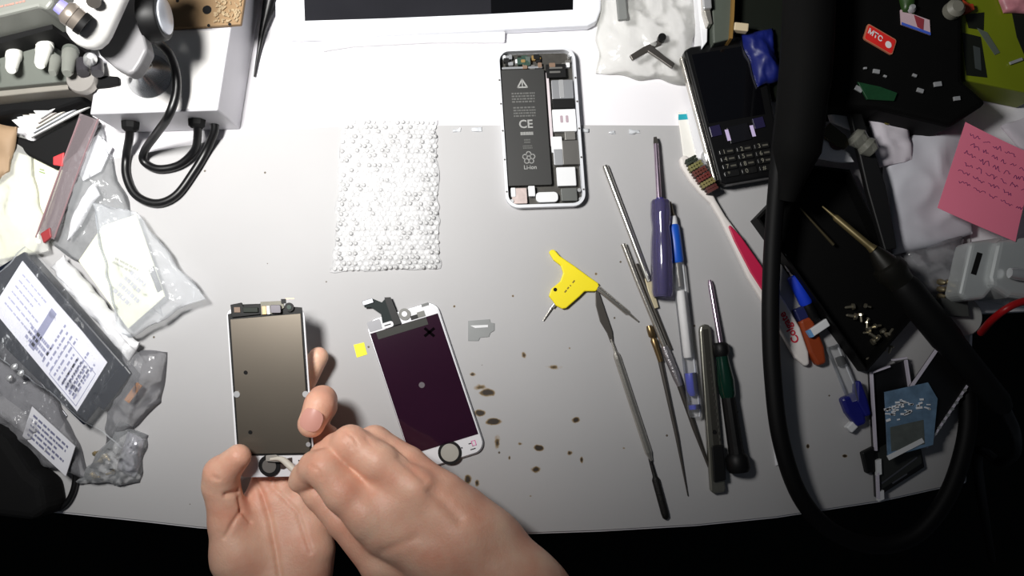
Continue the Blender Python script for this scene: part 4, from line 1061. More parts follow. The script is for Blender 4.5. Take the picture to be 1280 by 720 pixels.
MB().lathe(a, b, [(.42, .0030), (.43, .0036), (.72, .0036), (.73, .0030)], 14).out('paper_insert', mat('pen_paper', (214, 212, 212), .6), pn, smooth=True)
MB().lathe(a, b, [(.80, .0044), (.81, .0046), (.88, .0044), (.905, .0020)], 14).out('end_plug', mat('plug_blue', (24, 44, 170), .35), pn, smooth=True)
MB().lathe(a, b, [(.945, .0044), (.965, .0044)], 14).out('end_ring', mat('plug_blue'), pn, smooth=True)

# snap-off knife
kn = thing('utility_knife', 'slim steel snap-off utility knife with black slider', 'knife', W(890, 510, ZM))
MB().pp([(875, 414), (876, 408), (881, 405), (886, 406), (889, 411), (907, 611), (906, 615), (892, 617), (889, 614)], ZM, ZM + .0060).out('body', mat('knife_steel', (140, 138, 128), .35, .85, var=.15), kn, bevel=.0008)
MB().pp([(878.5, 412), (885, 411), (899, 556), (892, 557)], ZM + .0060, ZM + .0064).out('blade_channel', mat('channel_dark', (84, 82, 76), .4, .8), kn)
for k in range(14):
    x, y = 886.5 + k * .95, 452 + k * 8
    MB().pp([(x, y), (x + 2, y - .2), (x + 2.2, y + 3), (x + .2, y + 3.2)], ZM + .0060, ZM + .0068).out('rail_notch', M_DARKMETAL, kn)
MB().pp([(890, 558), (904, 556), (908, 600), (893, 603)], ZM + .0060, ZM + .0088).out('slider', M_BLACK, kn, bevel=.0006)
p = W(893, 540, ZM + .0066); MB().lathe(p, p + Vector((0, 0, .0006)), [(0, .0016), (1, .0014)], 12).out('rivet', M_BLACK, kn)

# green precision screwdriver
gs = thing('screwdriver', 'black precision screwdriver with green translucent collar', 'screwdriver', W(908, 480, ZM))
a, b = W(900, 428, Z(.0062)), W(924, 590, Z(.0075))
MB().tube([W(887, 350, Z(.0030)), W(888, 356, Z(.0032)), W(901, 432, Z(.0062))], [.0012, .0019, .0019], 12).out('shaft', mat('pinkish_steel'), gs, smooth=True)
MB().lathe(a, b, [(0, .0040), (.02, .0056), (.08, .0058), (.11, .0044)], 18).out('collar', M_BLACK, gs, smooth=True)
MB().lathe(a, b, [(.10, .0044), (.16, .0046), (.30, .0062), (.40, .0058), (.44, .0048)], 18).out('green_section', mat('green_acetate', (8, 46, 34), .15, coat=.4, trans=.2), gs, smooth=True)
MB().lathe(a, b, [(.38, .0050), (.45, .0052), (.80, .0056), (.88, .0060)], 12).out('grip', M_BLACK, gs)
MB().lathe(a, b, [(.86, .0062), (.89, .0082), (.97, .0084), (1, .0070)], 20).out('swivel_cap', M_BLACK, gs, smooth=True)

# toothbrush
tbh = thing('toothbrush', 'red and white toothbrush with worn brown bristles', 'toothbrush', W(930, 320, ZM))
M_TBW = mat('toothbrush_white', (228, 222, 218), .35, var=.03)
MB().ribbon([(853, 195), (858, 203), (872, 222), (882, 238), (892, 252), (904, 272), (920, 298), (945, 342), (972, 384), (990, 415), (1003, 444), (1010, 457)],
            [4, 8, 10, 7, 4, 4, 7, 11, 12, 12, 9, 3], ZM, ZM + .0065).out('handle', M_TBW, tbh, bevel=.0018, seg=3)
MB().ribbon([(912, 282), (922, 298), (945, 336), (958, 358), (966, 372)], [1.5, 5, 8, 7, 3], ZM + .0060, ZM + .0080).out('red_grip', mat('raspberry_rubber', (190, 28, 72), .45), tbh, bevel=.0008)
sp_ = [(859, 202), (864, 209), (869, 216), (874, 223), (879, 230), (884, 237)]
cc = [(38, 46, 34), (120, 116, 70), (96, 44, 34), (104, 40, 34), (126, 116, 70), (80, 34, 30)]
for k in range(6):
    x, y = sp_[k]
    t = MB()
    for j in range(5):
        for i in range(2):
            o_ = (j - 2) * (3.1 if k not in (0, 5) else 2.3)
            px_, py_ = x + o_ * .82 + i * 2.0 + 1.5, y - o_ * .57 + i * 3.2
            base = W(px_, py_, ZM + .006); t.lathe(base, base + Vector((.0004 * (j - 2), .0003, .0085)), [(0, .0009), (1, .0012)], 7)
    t.out('bristle_row', mat('bristle_%d' % k, cc[k], .6, var=.3, scale=900), tbh)
text('Colgate', frpx((997, 430), (976, 389), (1006, 425), ZM + .0067), .50, .0, .0054, mat('brand_red', (206, 30, 58), .5), tbh, bold=.025)


# ================================================================== behind the mat on the right: bag, packet, phone
tsheet('plastic_bag', [(745, -40), (880, -40), (862, 104), (748, 88)], ZM, .010, .0035, 51, F_BAG2, 'clear bag with a dark metal bracket at the back of the bench', 'plastic bag', nu=24, nv=24, freq=60)
br = thing('metal_bracket', 'small dark metal hinge bracket in the clear bag at the back', 'bracket', W(815, 70, .002))
MB().ribbon([(789, 72), (806, 62), (826, 52)], [3.5, 4, 3.5], .0125, .0155).out('plate', M_DARKMETAL, br, bevel=.0005)
MB().ribbon([(812, 60), (828, 72), (842, 82)], [4.5, 3.5, 3.5], .0135, .0165).out('arm', mat('bracket_grey', (110, 106, 102), .35, .8), br, bevel=.0005)
p = W(826, 50, .0135); MB().lathe(p, p + Vector((0, 0, .006)), [(0, .0030), (1, .0030)], 12).out('pivot', M_BLACK, br, smooth=True)
o = MB().ribbon([(775, -20), (779, 24)], [6, 6], .014, .018).out('grey_clip', mat('clip_grey', (120, 122, 120), .5), bevel=.0008); tag(o, 'grey plastic clip beside the tablet at the top edge', 'clip')
pk_ = thing('paper_packet', 'white paper packet strip with a cyan stripe above the toothbrush head', 'packet', W(866, 180, 0))
MB().pp([(847, 140), (864, 139), (898, 224), (872, 236), (856, 206)], ZM, ZM + .0022).out('strip', mat('packet_white', (238, 236, 230), .6, var=.03), pk_, bevel=.0004)
MB().pp([(848, 143), (862, 142), (863, 149), (848, 150)], ZM + .0022, ZM + .0024).out('cyan_stripe', mat('cyan_print', (30, 160, 176), .5), pk_)
o = MB().pp([(858, 138), (880, 120), (896, 220), (880, 232)], ZM + .0024, ZM + .0040).out('paper_sheet', M_PAPER); tag(o, 'white paper slip tucked under the black keypad phone', 'paper')
p = W(884, 196, ZM + .004); o = MB().lathe(p, p + Vector((0, 0, .003)), [(0, .0050), (.5, .0050), (.6, .0030), (1, .0026)], 14).out('metal_button', M_SILVER, smooth=True); tag(o, 'small round metal stud beside the keypad phone', 'stud')

kp = thing('keypad_phone', 'black candybar phone with number keys lying beside the cyan striped packet', 'phone', W(908, 140, 0))
kf = frpx((852, 60), (948, 44), (900, 232), .0185)
kf.prism(MB(), [(.02, .02), (.12, .0), (.9, .0), (1, .03), (.85, .975), (.76, 1.0), (.08, 1.0), (.0, .975)], -.0120, 0).out('body', mat('phone_black', (13, 13, 14), .3, var=.2), kp, bevel=.002, seg=3)
kf.prism(MB(), [(-.025, .05), (.005, .05), (-.01, .96), (-.04, .95)], -.0100, -.0030).out('side_trim', M_STEEL, kp, bevel=.0004)
kf.prism(MB(), [(.10, .06), (.88, .06), (.80, .56), (.07, .56)], 0, .0003).out('screen', mat('phone_screen_black', (6, 6, 9), .08, coat=.6), kp)
kf.prism(MB(), [(.06, .585), (.20, .58), (.20, .655), (.06, .66)], 0, .0010).out('softkey', mat('softkey_violet', (36, 32, 62), .25, coat=.3), kp, bevel=.0003)
kf.prism(MB(), [(.27, .61), (.55, .60), (.55, .72), (.27, .73)], 0, .0012).out('navigation_key', mat('navkey', (20, 20, 24), .15, coat=.6), kp, bevel=.0005)
for u in (.24, .56): kf.rect(MB(), u, .625, u + .045, .705, .0012, .0014).out('key_highlight_bar', mat('lilac_bar', (206, 190, 230), .2), kp)
kf.prism(MB(), [(.62, .58), (.76, .575), (.76, .65), (.62, .655)], 0, .0010).out('softkey', mat('softkey_violet'), kp, bevel=.0003)
kfr = mat('key_black', (24, 24, 24), .25, coat=.4); km = mat('key_print', (124, 122, 110), .5)
labs = ['1', '2', '3', '4', '5', '6', '7', '8', '9', '*', '0', '#']
for r in range(4):
    for c in range(3):
        u0 = .10 + c * .225 - .004 * r; v0 = .755 + r * .052
        k = kf.prism(MB(), kf.rrect(u0, v0, u0 + .19, v0 + .042, .001, 2), 0, .0012).out('key', kfr, kp, bevel=.0003)
        text(labs[r * 3 + c], kf, u0 + .06, v0 + .021, .0032, km, k, name='key_digit', w=.0013)
        if r < 3: kf.rect(MB(), u0 + .10, v0 + .015, u0 + .17, v0 + .027, .0012, .0013).out('key_letters', mat('key_print_dim', (80, 78, 70), .5), k)

# odds and ends behind the keypad phone
o = MB().pp([(868, -40), (886, -40), (884, 52), (878, 60)], .0, .022).out('white_card', M_PAPER, bevel=.0006); tag(o, 'upright white card edge behind the keypad phone', 'card')
mx_ = thing('metal_strip_box', 'dark green box with a metal latch behind the keypad phone', 'box', W(905, 10, 0))
MB().pp([(888, -50), (918, -50), (916, 48), (892, 54)], .0, .028).out('box', mat('box_greygreen', (74, 80, 72), .5, var=.2), mx_, bevel=.001)
MB().ribbon([(882, -20), (884, 12), (888, 30)], [4, 4, 3], .020, .030).out('latch', M_STEEL, mx_, bevel=.0006)
MB().ribbon([(884, -4), (885, 10)], [5, 5], .030, .034).out('latch_hook', M_SILVER, mx_, bevel=.0006)
o = MB().ribbon([(918, -30), (916, 20), (914, 48)], [1.8, 1.8, 1.8], .0, .032).out('wooden_strip', mat('ochre_wood', (122, 92, 40), .6)); tag(o, 'thin ochre wooden strip beside the dark green box', 'strip')
o = sheet('blue_cloth', [(928, 40), (968, 34), (976, 100), (946, 106)], .0195, .006, .004, 61, mat('blue_plastic_wrap', (12, 24, 96), .5, var=.3), None, 16, 16, freq=70); tag(o, 'crumpled blue plastic wrap beside the keypad phone screen', 'plastic wrap')
o = MB().ribbon([(918, 32), (936, 34)], [5, 5], .026, .032).out('plug', mat('cream_plug', (196, 180, 150), .5), bevel=.0008); tag(o, 'small cream plug on the blue wrap', 'plug')
o = MB().pp([(922, -50), (990, -50), (990, 118), (974, 118), (964, 40), (926, 34)], .0, .018).out('dark_box', mat('box_blackgreen', (16, 20, 14), .6, spec=.2), bevel=.001); tag(o, 'flat dark green-black box behind the blue plastic wrap', 'box')

# ================================================================== dark clutter on the right
# open black tray with screws
tr = thing('parts_tray', 'open black parts tray holding loose screws and picks', 'tray', W(1050, 340, 0))
corn = [(946, 272), (1010, 206), (1062, 212), (1146, 392), (1084, 464)]
cw = [W(x, y, .018) for x, y in corn]; cen = sum(cw, Vector()) / 5
inn = [cen + (p - cen) * (1 - .0022 / (p - cen).length) for p in cw]
flat = lambda P, z: [Vector((p.x, p.y, z)) for p in P]
mb = MB(); mb.loops([flat(cw, ZM), flat(cw, .018), flat(inn, .018), flat(inn, ZM + .002)], cap=False); mb.add(flat(cw, ZM), [list(range(5))]); mb.add(flat(inn, ZM + .002), [list(range(5))])
mb.out('tray', mat('tray_black', (6, 6, 6), .6, var=.2, spec=.15), tr)
rnd = random.Random(17)
p = Vector((0, 0, 0))
proto = None; M_SCR = mat('screw_brassy', (190, 182, 160), .3, .9, var=.2)
spots = [(1068, 383), (1080, 382), (1074, 392), (1086, 398), (1092, 408), (1082, 402), (1088, 416), (1102, 412), (1096, 424), (1084, 412), (1104, 428), (1112, 432), (1100, 436), (1094, 446), (1098, 420), (1090, 428), (1070, 396), (1108, 420)]
for k, (x, y) in enumerate(spots):
    P0 = W(x, y, ZM + .0042)
    if proto is None:
        proto = MB().lathe(Vector((0, 0, 0)), Vector((.0062, 0, -.0004)), [(0, .0020), (.22, .0022), (.26, .0010), (.9, .0009), (1, .0003)], 9).out('screw', M_SCR, origin=Vector((0, 0, 0)))
        o = proto
    else:
        o = proto.copy(); COL.objects.link(o)
    o.location = P0 + Vector((0, 0, .0012 * (k % 3))); o.rotation_euler = (0, 0, rnd.random() * 6.28); s = rnd.uniform(.7, 1.25); o.scale = (s, s, s)
    tag(o, 'small loose screw in the lower corner of the black tray', 'screw', 'loose screws in the black tray')
o = MB().tube([W(1000, 260, .012), W(1042, 306, .010)], [.0006, .0012], 8).out('pick', mat('dull_brass', (80, 72, 52), .45, .6), smooth=True); tag(o, 'thin dull pick inside the black tray, left of the brass one', 'pick')

# blue-handled screwdriver, brown handle, eraser strip
bs = thing('screwdriver', 'mini screwdriver with bright blue handle along the black tray', 'screwdriver', W(996, 350, ZM))
a, b = W(977, 316, Z(.0050)), W(1018, 400, Z(.0050))
MB().lathe(a, b, [(0, .0008), (.03, .0020), (.06, .0022), (.26, .0022), (.28, .0014), (.36, .0020)], 12).out('bit', mat('bright_bit', (236, 236, 236), .3, .2), bs, smooth=True)
MB().lathe(a, b, [(.34, .0036), (.36, .0048), (.74, .0050), (.78, .0040)], 14).out('handle', mat('blue_handle', (24, 60, 200), .4), bs, smooth=True)
MB().lathe(a, b, [(.77, .0042), (.98, .0044), (1, .0036)], 14).out('end_cap', M_BLACK, bs, smooth=True)
bh = thing('wooden_brush', 'short brush with reddish brown handle beside the toothbrush end', 'brush', W(1012, 425, ZM))
MB().ribbon([(1007, 398), (1014, 416), (1022, 438), (1028, 456)], [8, 9.5, 10, 6], ZM, ZM + .0080).out('handle', mat('red_brown_wood', (142, 58, 24), .4, var=.2), bh, bevel=.0022, seg=3)
MB().ribbon([(1000, 384), (1007, 399)], [8, 8], ZM, ZM + .0070).out('ferrule', mat('navy_ferrule', (30, 36, 84), .4), bh, bevel=.001)
er = thing('eraser_strip', 'small white strip with a blue end on the brown handle', 'eraser', W(1024, 410, .01))
MB().pp([(1012, 412), (1033, 398), (1038, 407), (1017, 421)], .0100, .0140).out('body', M_WHITE, er, bevel=.0006)
MB().pp([(1009, 414), (1013, 411.5), (1018, 420.5), (1014, 422)], .0100, .0141).out('blue_end', mat('pale_blue_end', (110, 160, 210), .4), er)
cp = thing('marker_pen', 'clear pen barrel with a crumpled dark blue cap', 'pen', W(1065, 490, ZM))
a, b = W(1040, 432, Z(.0050)), W(1068, 500, Z(.0050))
MB().lathe(a, b, [(0, .0040), (.04, .0048), (1, .0050)], 14).out('barrel', clear, cp, smooth=True)
MB().lathe(W(1049, 446, Z(.004)), W(1053, 456, Z(.004)), [(0, .0032), (1, .0034)], 12).out('plug', M_BLACK, cp, smooth=True)
MB().ribbon([(1062, 494), (1070, 512), (1078, 532)], [11, 12, 6], ZM, ZM + .0085).out('cap', mat('navy_cap', (22, 26, 112), .35, var=.3), cp, bevel=.002)
MB().ribbon([(1074, 476), (1078, 500), (1086, 520)], [2.5, 7, 4], ZM, ZM + .0100).out('cap_clip', mat('navy_cap'), cp, bevel=.0015)
MB().ribbon([(1062, 538), (1070, 530)], [5, 5], ZM, ZM + .0070).out('end_plug', M_WHITE, cp, bevel=.001)
o = MB().pp([(966, 546), (972, 545), (976, 580), (970, 582)], ZM, ZM + .0012).out('paper_strip', M_PAPER); tag(o, 'narrow white paper strip half under the looping black cable', 'paper')

# thick black cable that hangs down the right side and loops over the bench edge
cb = thing('looped_cable', 'thick black cable looping over the right front bench edge', 'cable', W(1000, 300, ZM))
path = spline([W(992, -50, .060), W(988, 40, .050), W(982, 120, .050), W(974, 200, .042), W(966, 300, .030), W(963, 390, .026), W(966, 470, .024), W(976, 550, .022), W(1000, 620, .018), W(1040, 664, .010), W(1095, 682, .006), W(1145, 668, .008), W(1184, 620, .012), W(1206, 555, .010), W(1210, 500, .0082), W(1202, 455, .0082), W(1184, 425, .0082)], 7)
MB().tube(path, .0062, 14).out('cable', mat('cable_black', (7, 7, 8), .6, spec=.2), cb, smooth=True)
MB().tube(spline([W(1012, -60, .060), W(1010, 40, .062), W(1004, 120, .060), W(994, 200, .052), W(984, 250, .042)], 6), [.0175] * 12 + [.0165] * 6 + [.014, .012, .010, .009, .008, .0072, .0066], 18).out('sleeve', mat('sleeve_black', (6, 6, 6), .8, spec=.12), cb, smooth=True)

# soldering iron
si = thing('soldering_iron', 'black soldering iron with dull metal collar lying across the tray corner', 'soldering iron', W(1150, 380, ZM))
a, b = W(1092, 312, .036), W(1256, 512, .024)
MB().lathe(a, b, [(0, .0040), (.04, .0064), (.09, .0085), (.10, .0110), (.14, .0118), (.17, .0100), (.22, .0092)], 18).out('collar', mat('iron_collar', (26, 25, 20), .45, .4), si, smooth=True)
MB().lathe(a, b, [(.20, .0090), (.24, .0108), (.55, .0110), (.60, .0098), (.95, .0088), (1, .0060)], 18).out('handle', mat('iron_black', (8, 8, 8), .55, spec=.25), si, smooth=True)
MB().lathe(W(1028, 258, .030), a, [(0, .0006), (.22, .0011), (.26, .0024), (.9, .0026), (1, .0036)], 12).out('tip', mat('dull_brass_light', (104, 92, 60), .45, .5), si, smooth=True)
MB().tube(spline([b, W(1268, 540, .012), W(1268, 566, -.02), W(1250, 578, -.05), W(1222, 566, -.08), W(1230, 640, -.20), W(1240, 700, -.40)], 6), .0042, 10).out('cord', M_RUBBER, si, smooth=True)
# black anti-static tweezers and small nozzle
o = MB().ribbon([(1066, 128), (1078, 170), (1096, 235), (1114, 312)], [7, 9, 12, 8], .020, .026).out('black_tweezers', mat('esd_black', (9, 9, 10), .5), bevel=.001); tag(o, 'wide black tweezers lying over the white papers', 'tweezers')
o = MB().lathe(W(1066, 168, .030), W(1092, 190, .030), [(0, .0050), (.2, .0075), (.5, .0055), (.7, .0075), (1, .0045)], 14).out('nozzle', film('nozzle_clear', haze=.45, rough=.3, ripple=.2, tint=(150, 150, 140)), smooth=True); tag(o, 'small frosted nozzle lying on the black tweezers', 'nozzle')

# papers, tissue, sticky note
o = sheet('white_card', [(1016, 168), (1062, 190), (1070, 203), (1003, 199)], ZM + .020, .001, .001, 71, M_PAPER, None, 8, 8); tag(o, 'white card scrap above the black tray', 'card')
o = sheet('paper_scrap', [(1034, 136), (1064, 138), (1068, 162), (1040, 152)], .0180, .001, .001, 72, M_PAPER, None, 8, 8); tag(o, 'small white paper scrap near the dark case', 'paper')
o = MB().ribbon([(1032, 160), (1052, 176), (1060, 182)], [9, 9, 5], .0235, .0275).out('wooden_chip', mat('dark_olive_wood', (60, 56, 34), .6), bevel=.0008); tag(o, 'dark olive wooden chip on the white card scrap', 'wood chip')
p = W(1046, 178, .0235); o = MB().lathe(p, p + Vector((0, 0, .003)), [(0, .0062), (.8, .0062), (1, .0050)], 18).out('dark_red_cap', mat('dark_red', (52, 14, 12), .35), smooth=True); tag(o, 'round dark red cap on the white card scrap', 'cap')
o = sheet('paper_sheet', [(1082, 138), (1132, 144), (1138, 200), (1100, 208)], .0120, .001, .0022, 73, mat('mauve_white_paper', (206, 200, 208), .75), None, 12, 12); tag(o, 'crumpled lilac-white paper below the dark case', 'paper')
p = W(1109, 151, .0165); o = MB().lathe(p, p + Vector((0, 0, .0015)), [(0, .0032), (1, .0028)], 12).out('brass_disc', mat('olive_brass', (120, 110, 46), .4, .6)); tag(o, 'tiny olive brass disc on the crumpled paper', 'disc')
o = sheet('tissue', [(1104, 182), (1206, 146), (1216, 292), (1118, 322)], ZM + .004, .007, .0035, 74, mat('tissue_white', (196, 196, 204), .7, var=.05), None, 30, 30, freq=24); tag(o, 'large crumpled white tissue beside the pink note', 'tissue')
pn_ = thing('sticky_note', 'pink sticky note covered in purple handwriting', 'sticky note', W(1220, 225, .02))
nf = frpx((1206, 153), (1296, 196), (1171, 260), .034)
N = 10; top = []; th = .0003
for j in range(N + 1):
    for i in range(N + 1):
        u, v = i / N, j / N; top.append(nf.p(u, v, .004 * (u - .5) ** 2 + .006 * v * v * u))
mb = MB(); n = N + 1; fs = []
bot = [q - Vector((0, 0, th)) for q in top]; K = len(top)
for j in range(N):
    for i in range(N):
        k = j * n + i; fs += [[k, k + 1, k + n + 1, k + n], [K + k, K + k + n, K + k + n + 1, K + k + 1]]
for i in range(N):
    fs += [[i, K + i, K + i + 1, i + 1], [N * n + i, N * n + i + 1, K + N * n + i + 1, K + N * n + i]]
    fs += [[i * n, i * n + n, K + i * n + n, K + i * n], [i * n + N, K + i * n + N, K + i * n + n + N, i * n + n + N]]
mb.add(top + bot, fs); note = mb.out('note', mat('pink_paper', (255, 134, 162), .75, var=.03), pn_, smooth=True)
rnd = random.Random(6); M_PEN = mat('purple_ink', (120, 44, 110), .6)
def surf(u, v): return nf.p(u, v, .004 * (u - .5) ** 2 + .006 * v * v * u + .0002)
for r in range(6):
    v0 = .10 + r * .105; u = .10 + (.05 if r % 2 else 0); end = [.75, .95, .97, .97, .75, .95][r]; hw = MB(); pts = []
    while u < end:
        L = rnd.uniform(.08, .18); pts = []
        m_ = int(L / .014)
        for q in range(m_):
            uu = u + L * q / m_
            if uu < .99: pts.append(surf(uu, v0 + .02 * math.sin(q * rnd.uniform(1.2, 2.6) + r) * rnd.random() + rnd.uniform(-.018, .018)))
        if len(pts) > 2: hw.tube(spline(pts, 3), .00020, 5)
        u += L + .035
    if hw.v: hw.out('handwriting', M_PEN, note, smooth=True)
o = sheet('paper_sheet', [(1250, 160), (1300, 136), (1300, 200), (1276, 188)], .016, .001, .0015, 75, mat('mauve_white_paper'), None, 10, 10); tag(o, 'lilac paper corner above the pink note at the right edge', 'paper')

# silver camera-like box with slot, connector and red lead
sbx = thing('metal_case', 'small rounded silver metal case with a slot at the right edge', 'case', W(1245, 345, 0))
MB().pp([(1214, 302), (1256, 296), (1242, 362), (1232, 374), (1208, 376), (1199, 368)], .012, .034).out('shell', mat('satin_silver', (196, 200, 200), .3, .35, var=.06), sbx, bevel=.003, seg=3)
MB().pp([(1248, 300), (1320, 292), (1320, 380), (1262, 372), (1240, 358), (1238, 346)], .0, .040).out('shell_cover', mat('satin_silver'), sbx, bevel=.004, seg=3)
MB().ribbon([(1225, 316), (1217, 343)], [3.4, 3.4], .0335, .0343).out('slot', M_BLACKMATT, sbx)
MB().lathe(W(1262, 341, .045), W(1300, 346, .045), [(0, .0036), (.2, .0044), (1, .0044)], 14).out('lever', M_SILVER, sbx, smooth=True)
p = W(1200, 396, .004); o = MB().lathe(p + Vector((0, 0, -.0024)), p + Vector((0, 0, .004)), [(0, .0150), (.8, .0150), (1, .0140)], 28).out('pale_disc', mat('pale_plastic', (170, 170, 168), .5), smooth=True); tag(o, 'pale round disc under the silver case', 'disc')
cn = thing('connector_block', 'small grey connector block with brass pins below the tissue', 'connector', W(1185, 370, ZM))
MB().pp([(1176, 372), (1210, 376), (1212, 396), (1182, 394)], .0085, .016).out('block', mat('connector_dark', (70, 72, 70), .45), cn, bevel=.0006)
for k in range(6):
    x, y = 1172 + (k % 2) * 10, 352 + (k // 2) * 9
    MB().lathe(W(x, y, .012), W(x + 8, y + 1, .012), [(0, .0018), (.4, .0024), (1, .0018)], 10).out('pin', mat('pin_brass', (170, 156, 124), .3, .8), cn, smooth=True)
o = sheet('film_scrap', [(1130, 316), (1206, 288), (1196, 352), (1150, 372)], .004, .006, .004, 76, F_GREY, None, 16, 16); tag(o, 'grey plastic film scrap below the tissue', 'plastic film')
o = MB().tube(spline([W(1310, 370, .046), W(1275, 378, .046), W(1255, 388, .044), W(1238, 402, .030), W(1226, 416, .010)], 6), .0026, 10).out('red_lead', mat('red_cable', (170, 18, 22), .4), smooth=True); tag(o, 'red test lead below the silver case', 'cable')

# scrap phone screens on the right front corner
s1 = thing('scrap_screen', 'broken black phone screen frame with pale edge strips lying on the mat corner', 'phone screen', W(1125, 545, ZM))
f1 = frpx((1090, 466), (1134, 450), (1096, 624), ZM + .0080)
f1.prism(MB(), [(0, 0), (1, 0), (1.42, .90), (.05, 1.0)], -.0080, -.0030).out('frame', mat('scrap_black', (14, 14, 15), .35, var=.3), s1, bevel=.0006)
f1.prism(MB(), [(.12, .62), (1.28, .56), (1.34, .86), (.16, .95)], -.0030, -.0026).out('display_back', mat('scrap_grey', (58, 60, 58), .35, .4), s1)
M_EDGE = mat('edge_pale', (206, 200, 214), .4)
for a, b in (((0, 0), (.04, .62)), ((.0, .0), (.5, .0)), ((.62, -.04), (.98, -.02)), ((.98, 0), (1.06, .22)), ((.06, .80), (.06, 1.0))):
    mb = MB(); seg(mb, f1, a, b, .0012, -.003, .0006); mb.out('edge_strip', M_EDGE, s1)
f1.rect(MB(), .03, .70, .16, .82, -.003, .0004).out('clip', M_WHITE, s1); f1.rect(MB(), .04, .95, .20, 1.02, -.003, .0004).out('clip', M_WHITE, s1)
for a, b in (((.2, .90), (1.2, .80)), ((.5, .93), (.9, .90))):
    mb = MB(); seg(mb, f1, a, b, .0010, -.003, -.0022); mb.out('printed_line', M_INK, s1)
s2 = thing('scrap_screen', 'scrap screen frame tilted to the right with dotted pale edges', 'phone screen', W(1180, 490, ZM))
f2_ = frpx((1172, 436), (1214, 474), (1128, 500), ZM + .0130)
f2_.rect(MB(), 0, 0, 1, 1, -.0050, 0).out('frame', mat('scrap_black'), s2, bevel=.0004)
for a, b in (((0, .0), (0, .75)), ((1, .05), (1.02, 1.3)), ((.3, -.02), (.0, .0))):
    mb = MB(); seg(mb, f2_, a, b, .0013, -.002, .0012); mb.out('edge_strip', M_EDGE, s2)
for k in range(9):
    q = f2_.p(1.0, .1 + .12 * k, .0014); MB().box(q, (.0024, .0016, .0016), R(40)).out('solder_pad', M_SILVER, s2)
s3 = thing('shiny_panel', 'shiny blue-white display panel lying over the scrap screens', 'display panel', W(1140, 520, .014))
f3 = frpx((1106, 490), (1160, 478), (1110, 572), .0185)
f3.prism(MB(), [(0, 0), (1, 0), (1.2, .28), (1.04, .96), (.0, 1.0)], -.0012, 0).out('panel', mat('painted_sheen_panel', (112, 142, 170), .15, .25, var=.6, scale=130, coat=.5), s3)  # blue-white reflections painted into the mottled base colour
mb = MB(); seg(mb, f3, (.02, 1.0), (.78, .86), .0034, 0, .0008); mb.out('white_strip', M_WHITE, s3)
f3.rect(MB(), .08, .55, .85, .92, 0, .0002).out('grey_field', mat('field_grey', (110, 116, 112), .4, .4, var=.3, scale=200), s3)
rnd = random.Random(12); gl = mat('sparkle_white', (246, 248, 255), .3, .0)  # white flecks stand in for the sparkling highlights on the panel
for k in range(40):
    u, v = rnd.random() * 1.05, .30 + rnd.gauss(0, .08); q = f3.p(u, v, .0004)
    MB().box(q, (rnd.uniform(.0014, .0045), rnd.uniform(.0007, .0016), .0008), R(rnd.uniform(-20, 20))).out('painted_sparkle', gl, s3)
o = MB().pp([(1078, 566), (1094, 558), (1096, 590), (1084, 592)], ZM, ZM + .006).out('black_clip', M_BLACK, bevel=.001); tag(o, 'small black clip at the left of the scrap screens', 'clip')

# black equipment case at the back right with stickers
ec = thing('equipment_case', 'large black equipment case with stickers at the back right', 'case', W(1100, 60, 0))
MB().pp([(1016, -60), (1204, -60), (1204, 100), (1236, 128), (1190, 158), (1100, 136), (1016, 130)], .0, .040).out('case', mat('case_black', (5, 5, 5), .7, var=.2, spec=.12), ec, bevel=.004, seg=3)
sf1 = frpx((1085, 29), (1121, 50), (1079, 48), .0415)
s_ = sf1.prism(MB(), sf1.rrect(0, 0, 1, 1, .0016, 3), -.0015, 0).out('sticker_backing', mat('sticker_border', (180, 110, 84), .5), ec)
sf1.prism(MB(), sf1.rrect(.04, .07, .97, .95, .0014, 3), 0, .0003).out('red_sticker', mat('sticker_red', (214, 40, 36), .45), ec)
text('МТС', sf1, .32, .46, .0037, M_WHITE, ec, w=.0005, ang=-4, bold=.03)
sf1.prism(MB(), sf1.circ(.79, .55, .0024, 18), .0003, .0005).out('white_oval', M_WHITE, ec)
sf2 = frpx((1126, 12), (1162, 25), (1127, 30), .0415)
sf2.rect(MB(), 0, 0, 1, 1, -.0015, 0).out('label_sticker', mat('sticker_pale', (196, 170, 178), .5), ec)
sf2.prism(MB(), [(.45, .05), (.8, .1), (.75, .9), (.55, .8)], 0, .0003).out('sticker_print', mat('sticker_maroon', (140, 50, 60), .5), ec)
sf2.rect(MB(), 0, .88, 1, 1.06, 0, .0004).out('sticker_edge', mat('sticker_blue', (60, 90, 190), .5), ec)
gb = sf1
o = MB().pp([(1072, 102), (1100, 108), (1122, 116), (1118, 126), (1084, 124)], .0405, .0425).out('circuit_board', mat('dark_pcb', (20, 60, 34), .4, var=.3, scale=200), bevel=.0004); tag(o, 'dark green circuit board scrap on the black case', 'circuit board')
rnd = random.Random(31)
bits = [(1075, 110, 7), (1088, 106, 3), (1097, 88, 6), (1083, 84, 3), (1108, 94, 3), (1102, 112, 4), (1152, 112, 6), (1174, 104, 7), (1145, 93, 4), (1198, 122, 6)]
for k, (x, y, s) in enumerate(bits):
    c = W(x, y, .0435); o = MB().box(c + Vector((0, 0, -.0022)), (s * .0008, s * .0005, .0016), R(rnd.uniform(-30, 20))).out('metal_chip', M_SILVER, bevel=.0003); tag(o, 'tiny metal chip lying on top of the black case', 'metal chip', 'metal chips on the black case')
p = W(1142, 8, .046); o = MB().lathe(p + Vector((0, 0, -.006)), p, [(0, .0030), (.5, .0036), (1, .0016)], 12).out('metal_stud', M_SILVER, smooth=True); tag(o, 'small silver stud above the pale sticker on the case', 'stud')
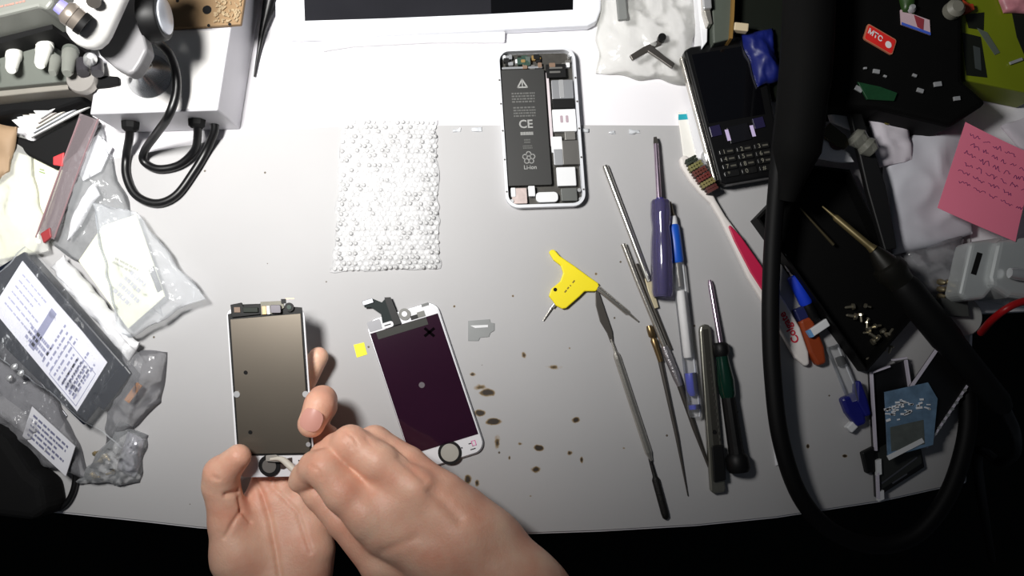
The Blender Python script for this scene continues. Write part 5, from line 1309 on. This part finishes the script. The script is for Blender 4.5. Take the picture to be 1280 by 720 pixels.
o = sheet('green_foil', [(1122, -14), (1146, -10), (1144, 18), (1128, 14)], .0405, .002, .002, 88, mat('dark_green_foil', (40, 66, 26), .4), None, 8, 8); tag(o, 'dark green foil scrap beside the silver stud', 'foil')

# lime green package in the corner
gp = thing('green_package', 'lime green package with dark print in the back right corner', 'package', W(1245, 50, 0))
gq = frpx((1198, -40), (1300, -40), (1206, 100), .030)
gq.prism(MB(), [(0, 0), (1, 0), (.92, 1.14), (.0, 1.0)], -.029, 0).out('box', mat('lime_green', (112, 124, 14), .45, var=.15, scale=30), gp, bevel=.0012)
dk = mat('package_dark', (14, 18, 10), .5)
gq.prism(MB(), [(.05, .42), (.28, .40), (.26, .56), (.08, .54)], 0, .0004).out('dark_print', dk, gp)
gq.prism(MB(), [(.0, .58), (.22, .62), (.27, .98), (.02, .96)], 0, .0004).out('dark_print', dk, gp)
gq.prism(MB(), [(.60, .30), (.95, .45), (.96, 1.0), (.82, .95), (.66, .62)], 0, .0004).out('dark_print', dk, gp)
gq.prism(MB(), [(.18, .54), (.30, .58), (.44, .76), (.38, .78)], 0, .0006).out('grey_print', mat('package_grey', (86, 94, 84), .5), gp)
gq.prism(MB(), [(.12, .70), (.20, .72), (.20, .92), (.13, .90)], .0004, .0008).out('grey_print', mat('package_slate', (60, 66, 66), .5), gp)
c = gq.p(.62, .84, .0012); MB().box(c, (.010, .0022, .0014), R(20)).out('metal_clip', M_SILVER, gp, bevel=.0003)
o = sheet('red_white_wrapper', [(1246, -16), (1296, -16), (1290, 16), (1252, 16)], .031, .002, .003, 81, mat('wrapper_redwhite', (206, 130, 140), .4, var=.8, scale=120), None, 12, 12); tag(o, 'red and white wrapper on the lime green package', 'wrapper')
p = W(1192, 12, .044); o = MB().lathe(p + Vector((0, 0, -.003)), p + Vector((0, 0, .006)), [(0, .0066), (.7, .0066), (1, .0040)], 18).out('bottle_cap', mat('cap_putty', (120, 118, 108), .5), smooth=True); tag(o, 'putty coloured round cap beside the lime green package', 'cap')
o = MB().ribbon([(1198, 2), (1210, 10), (1218, 8)], [6, 6, 4], .0308, .036).out('orange_clip', mat('orange_plastic', (170, 62, 30), .45), bevel=.0006); tag(o, 'small orange clip on the lime green package', 'clip')
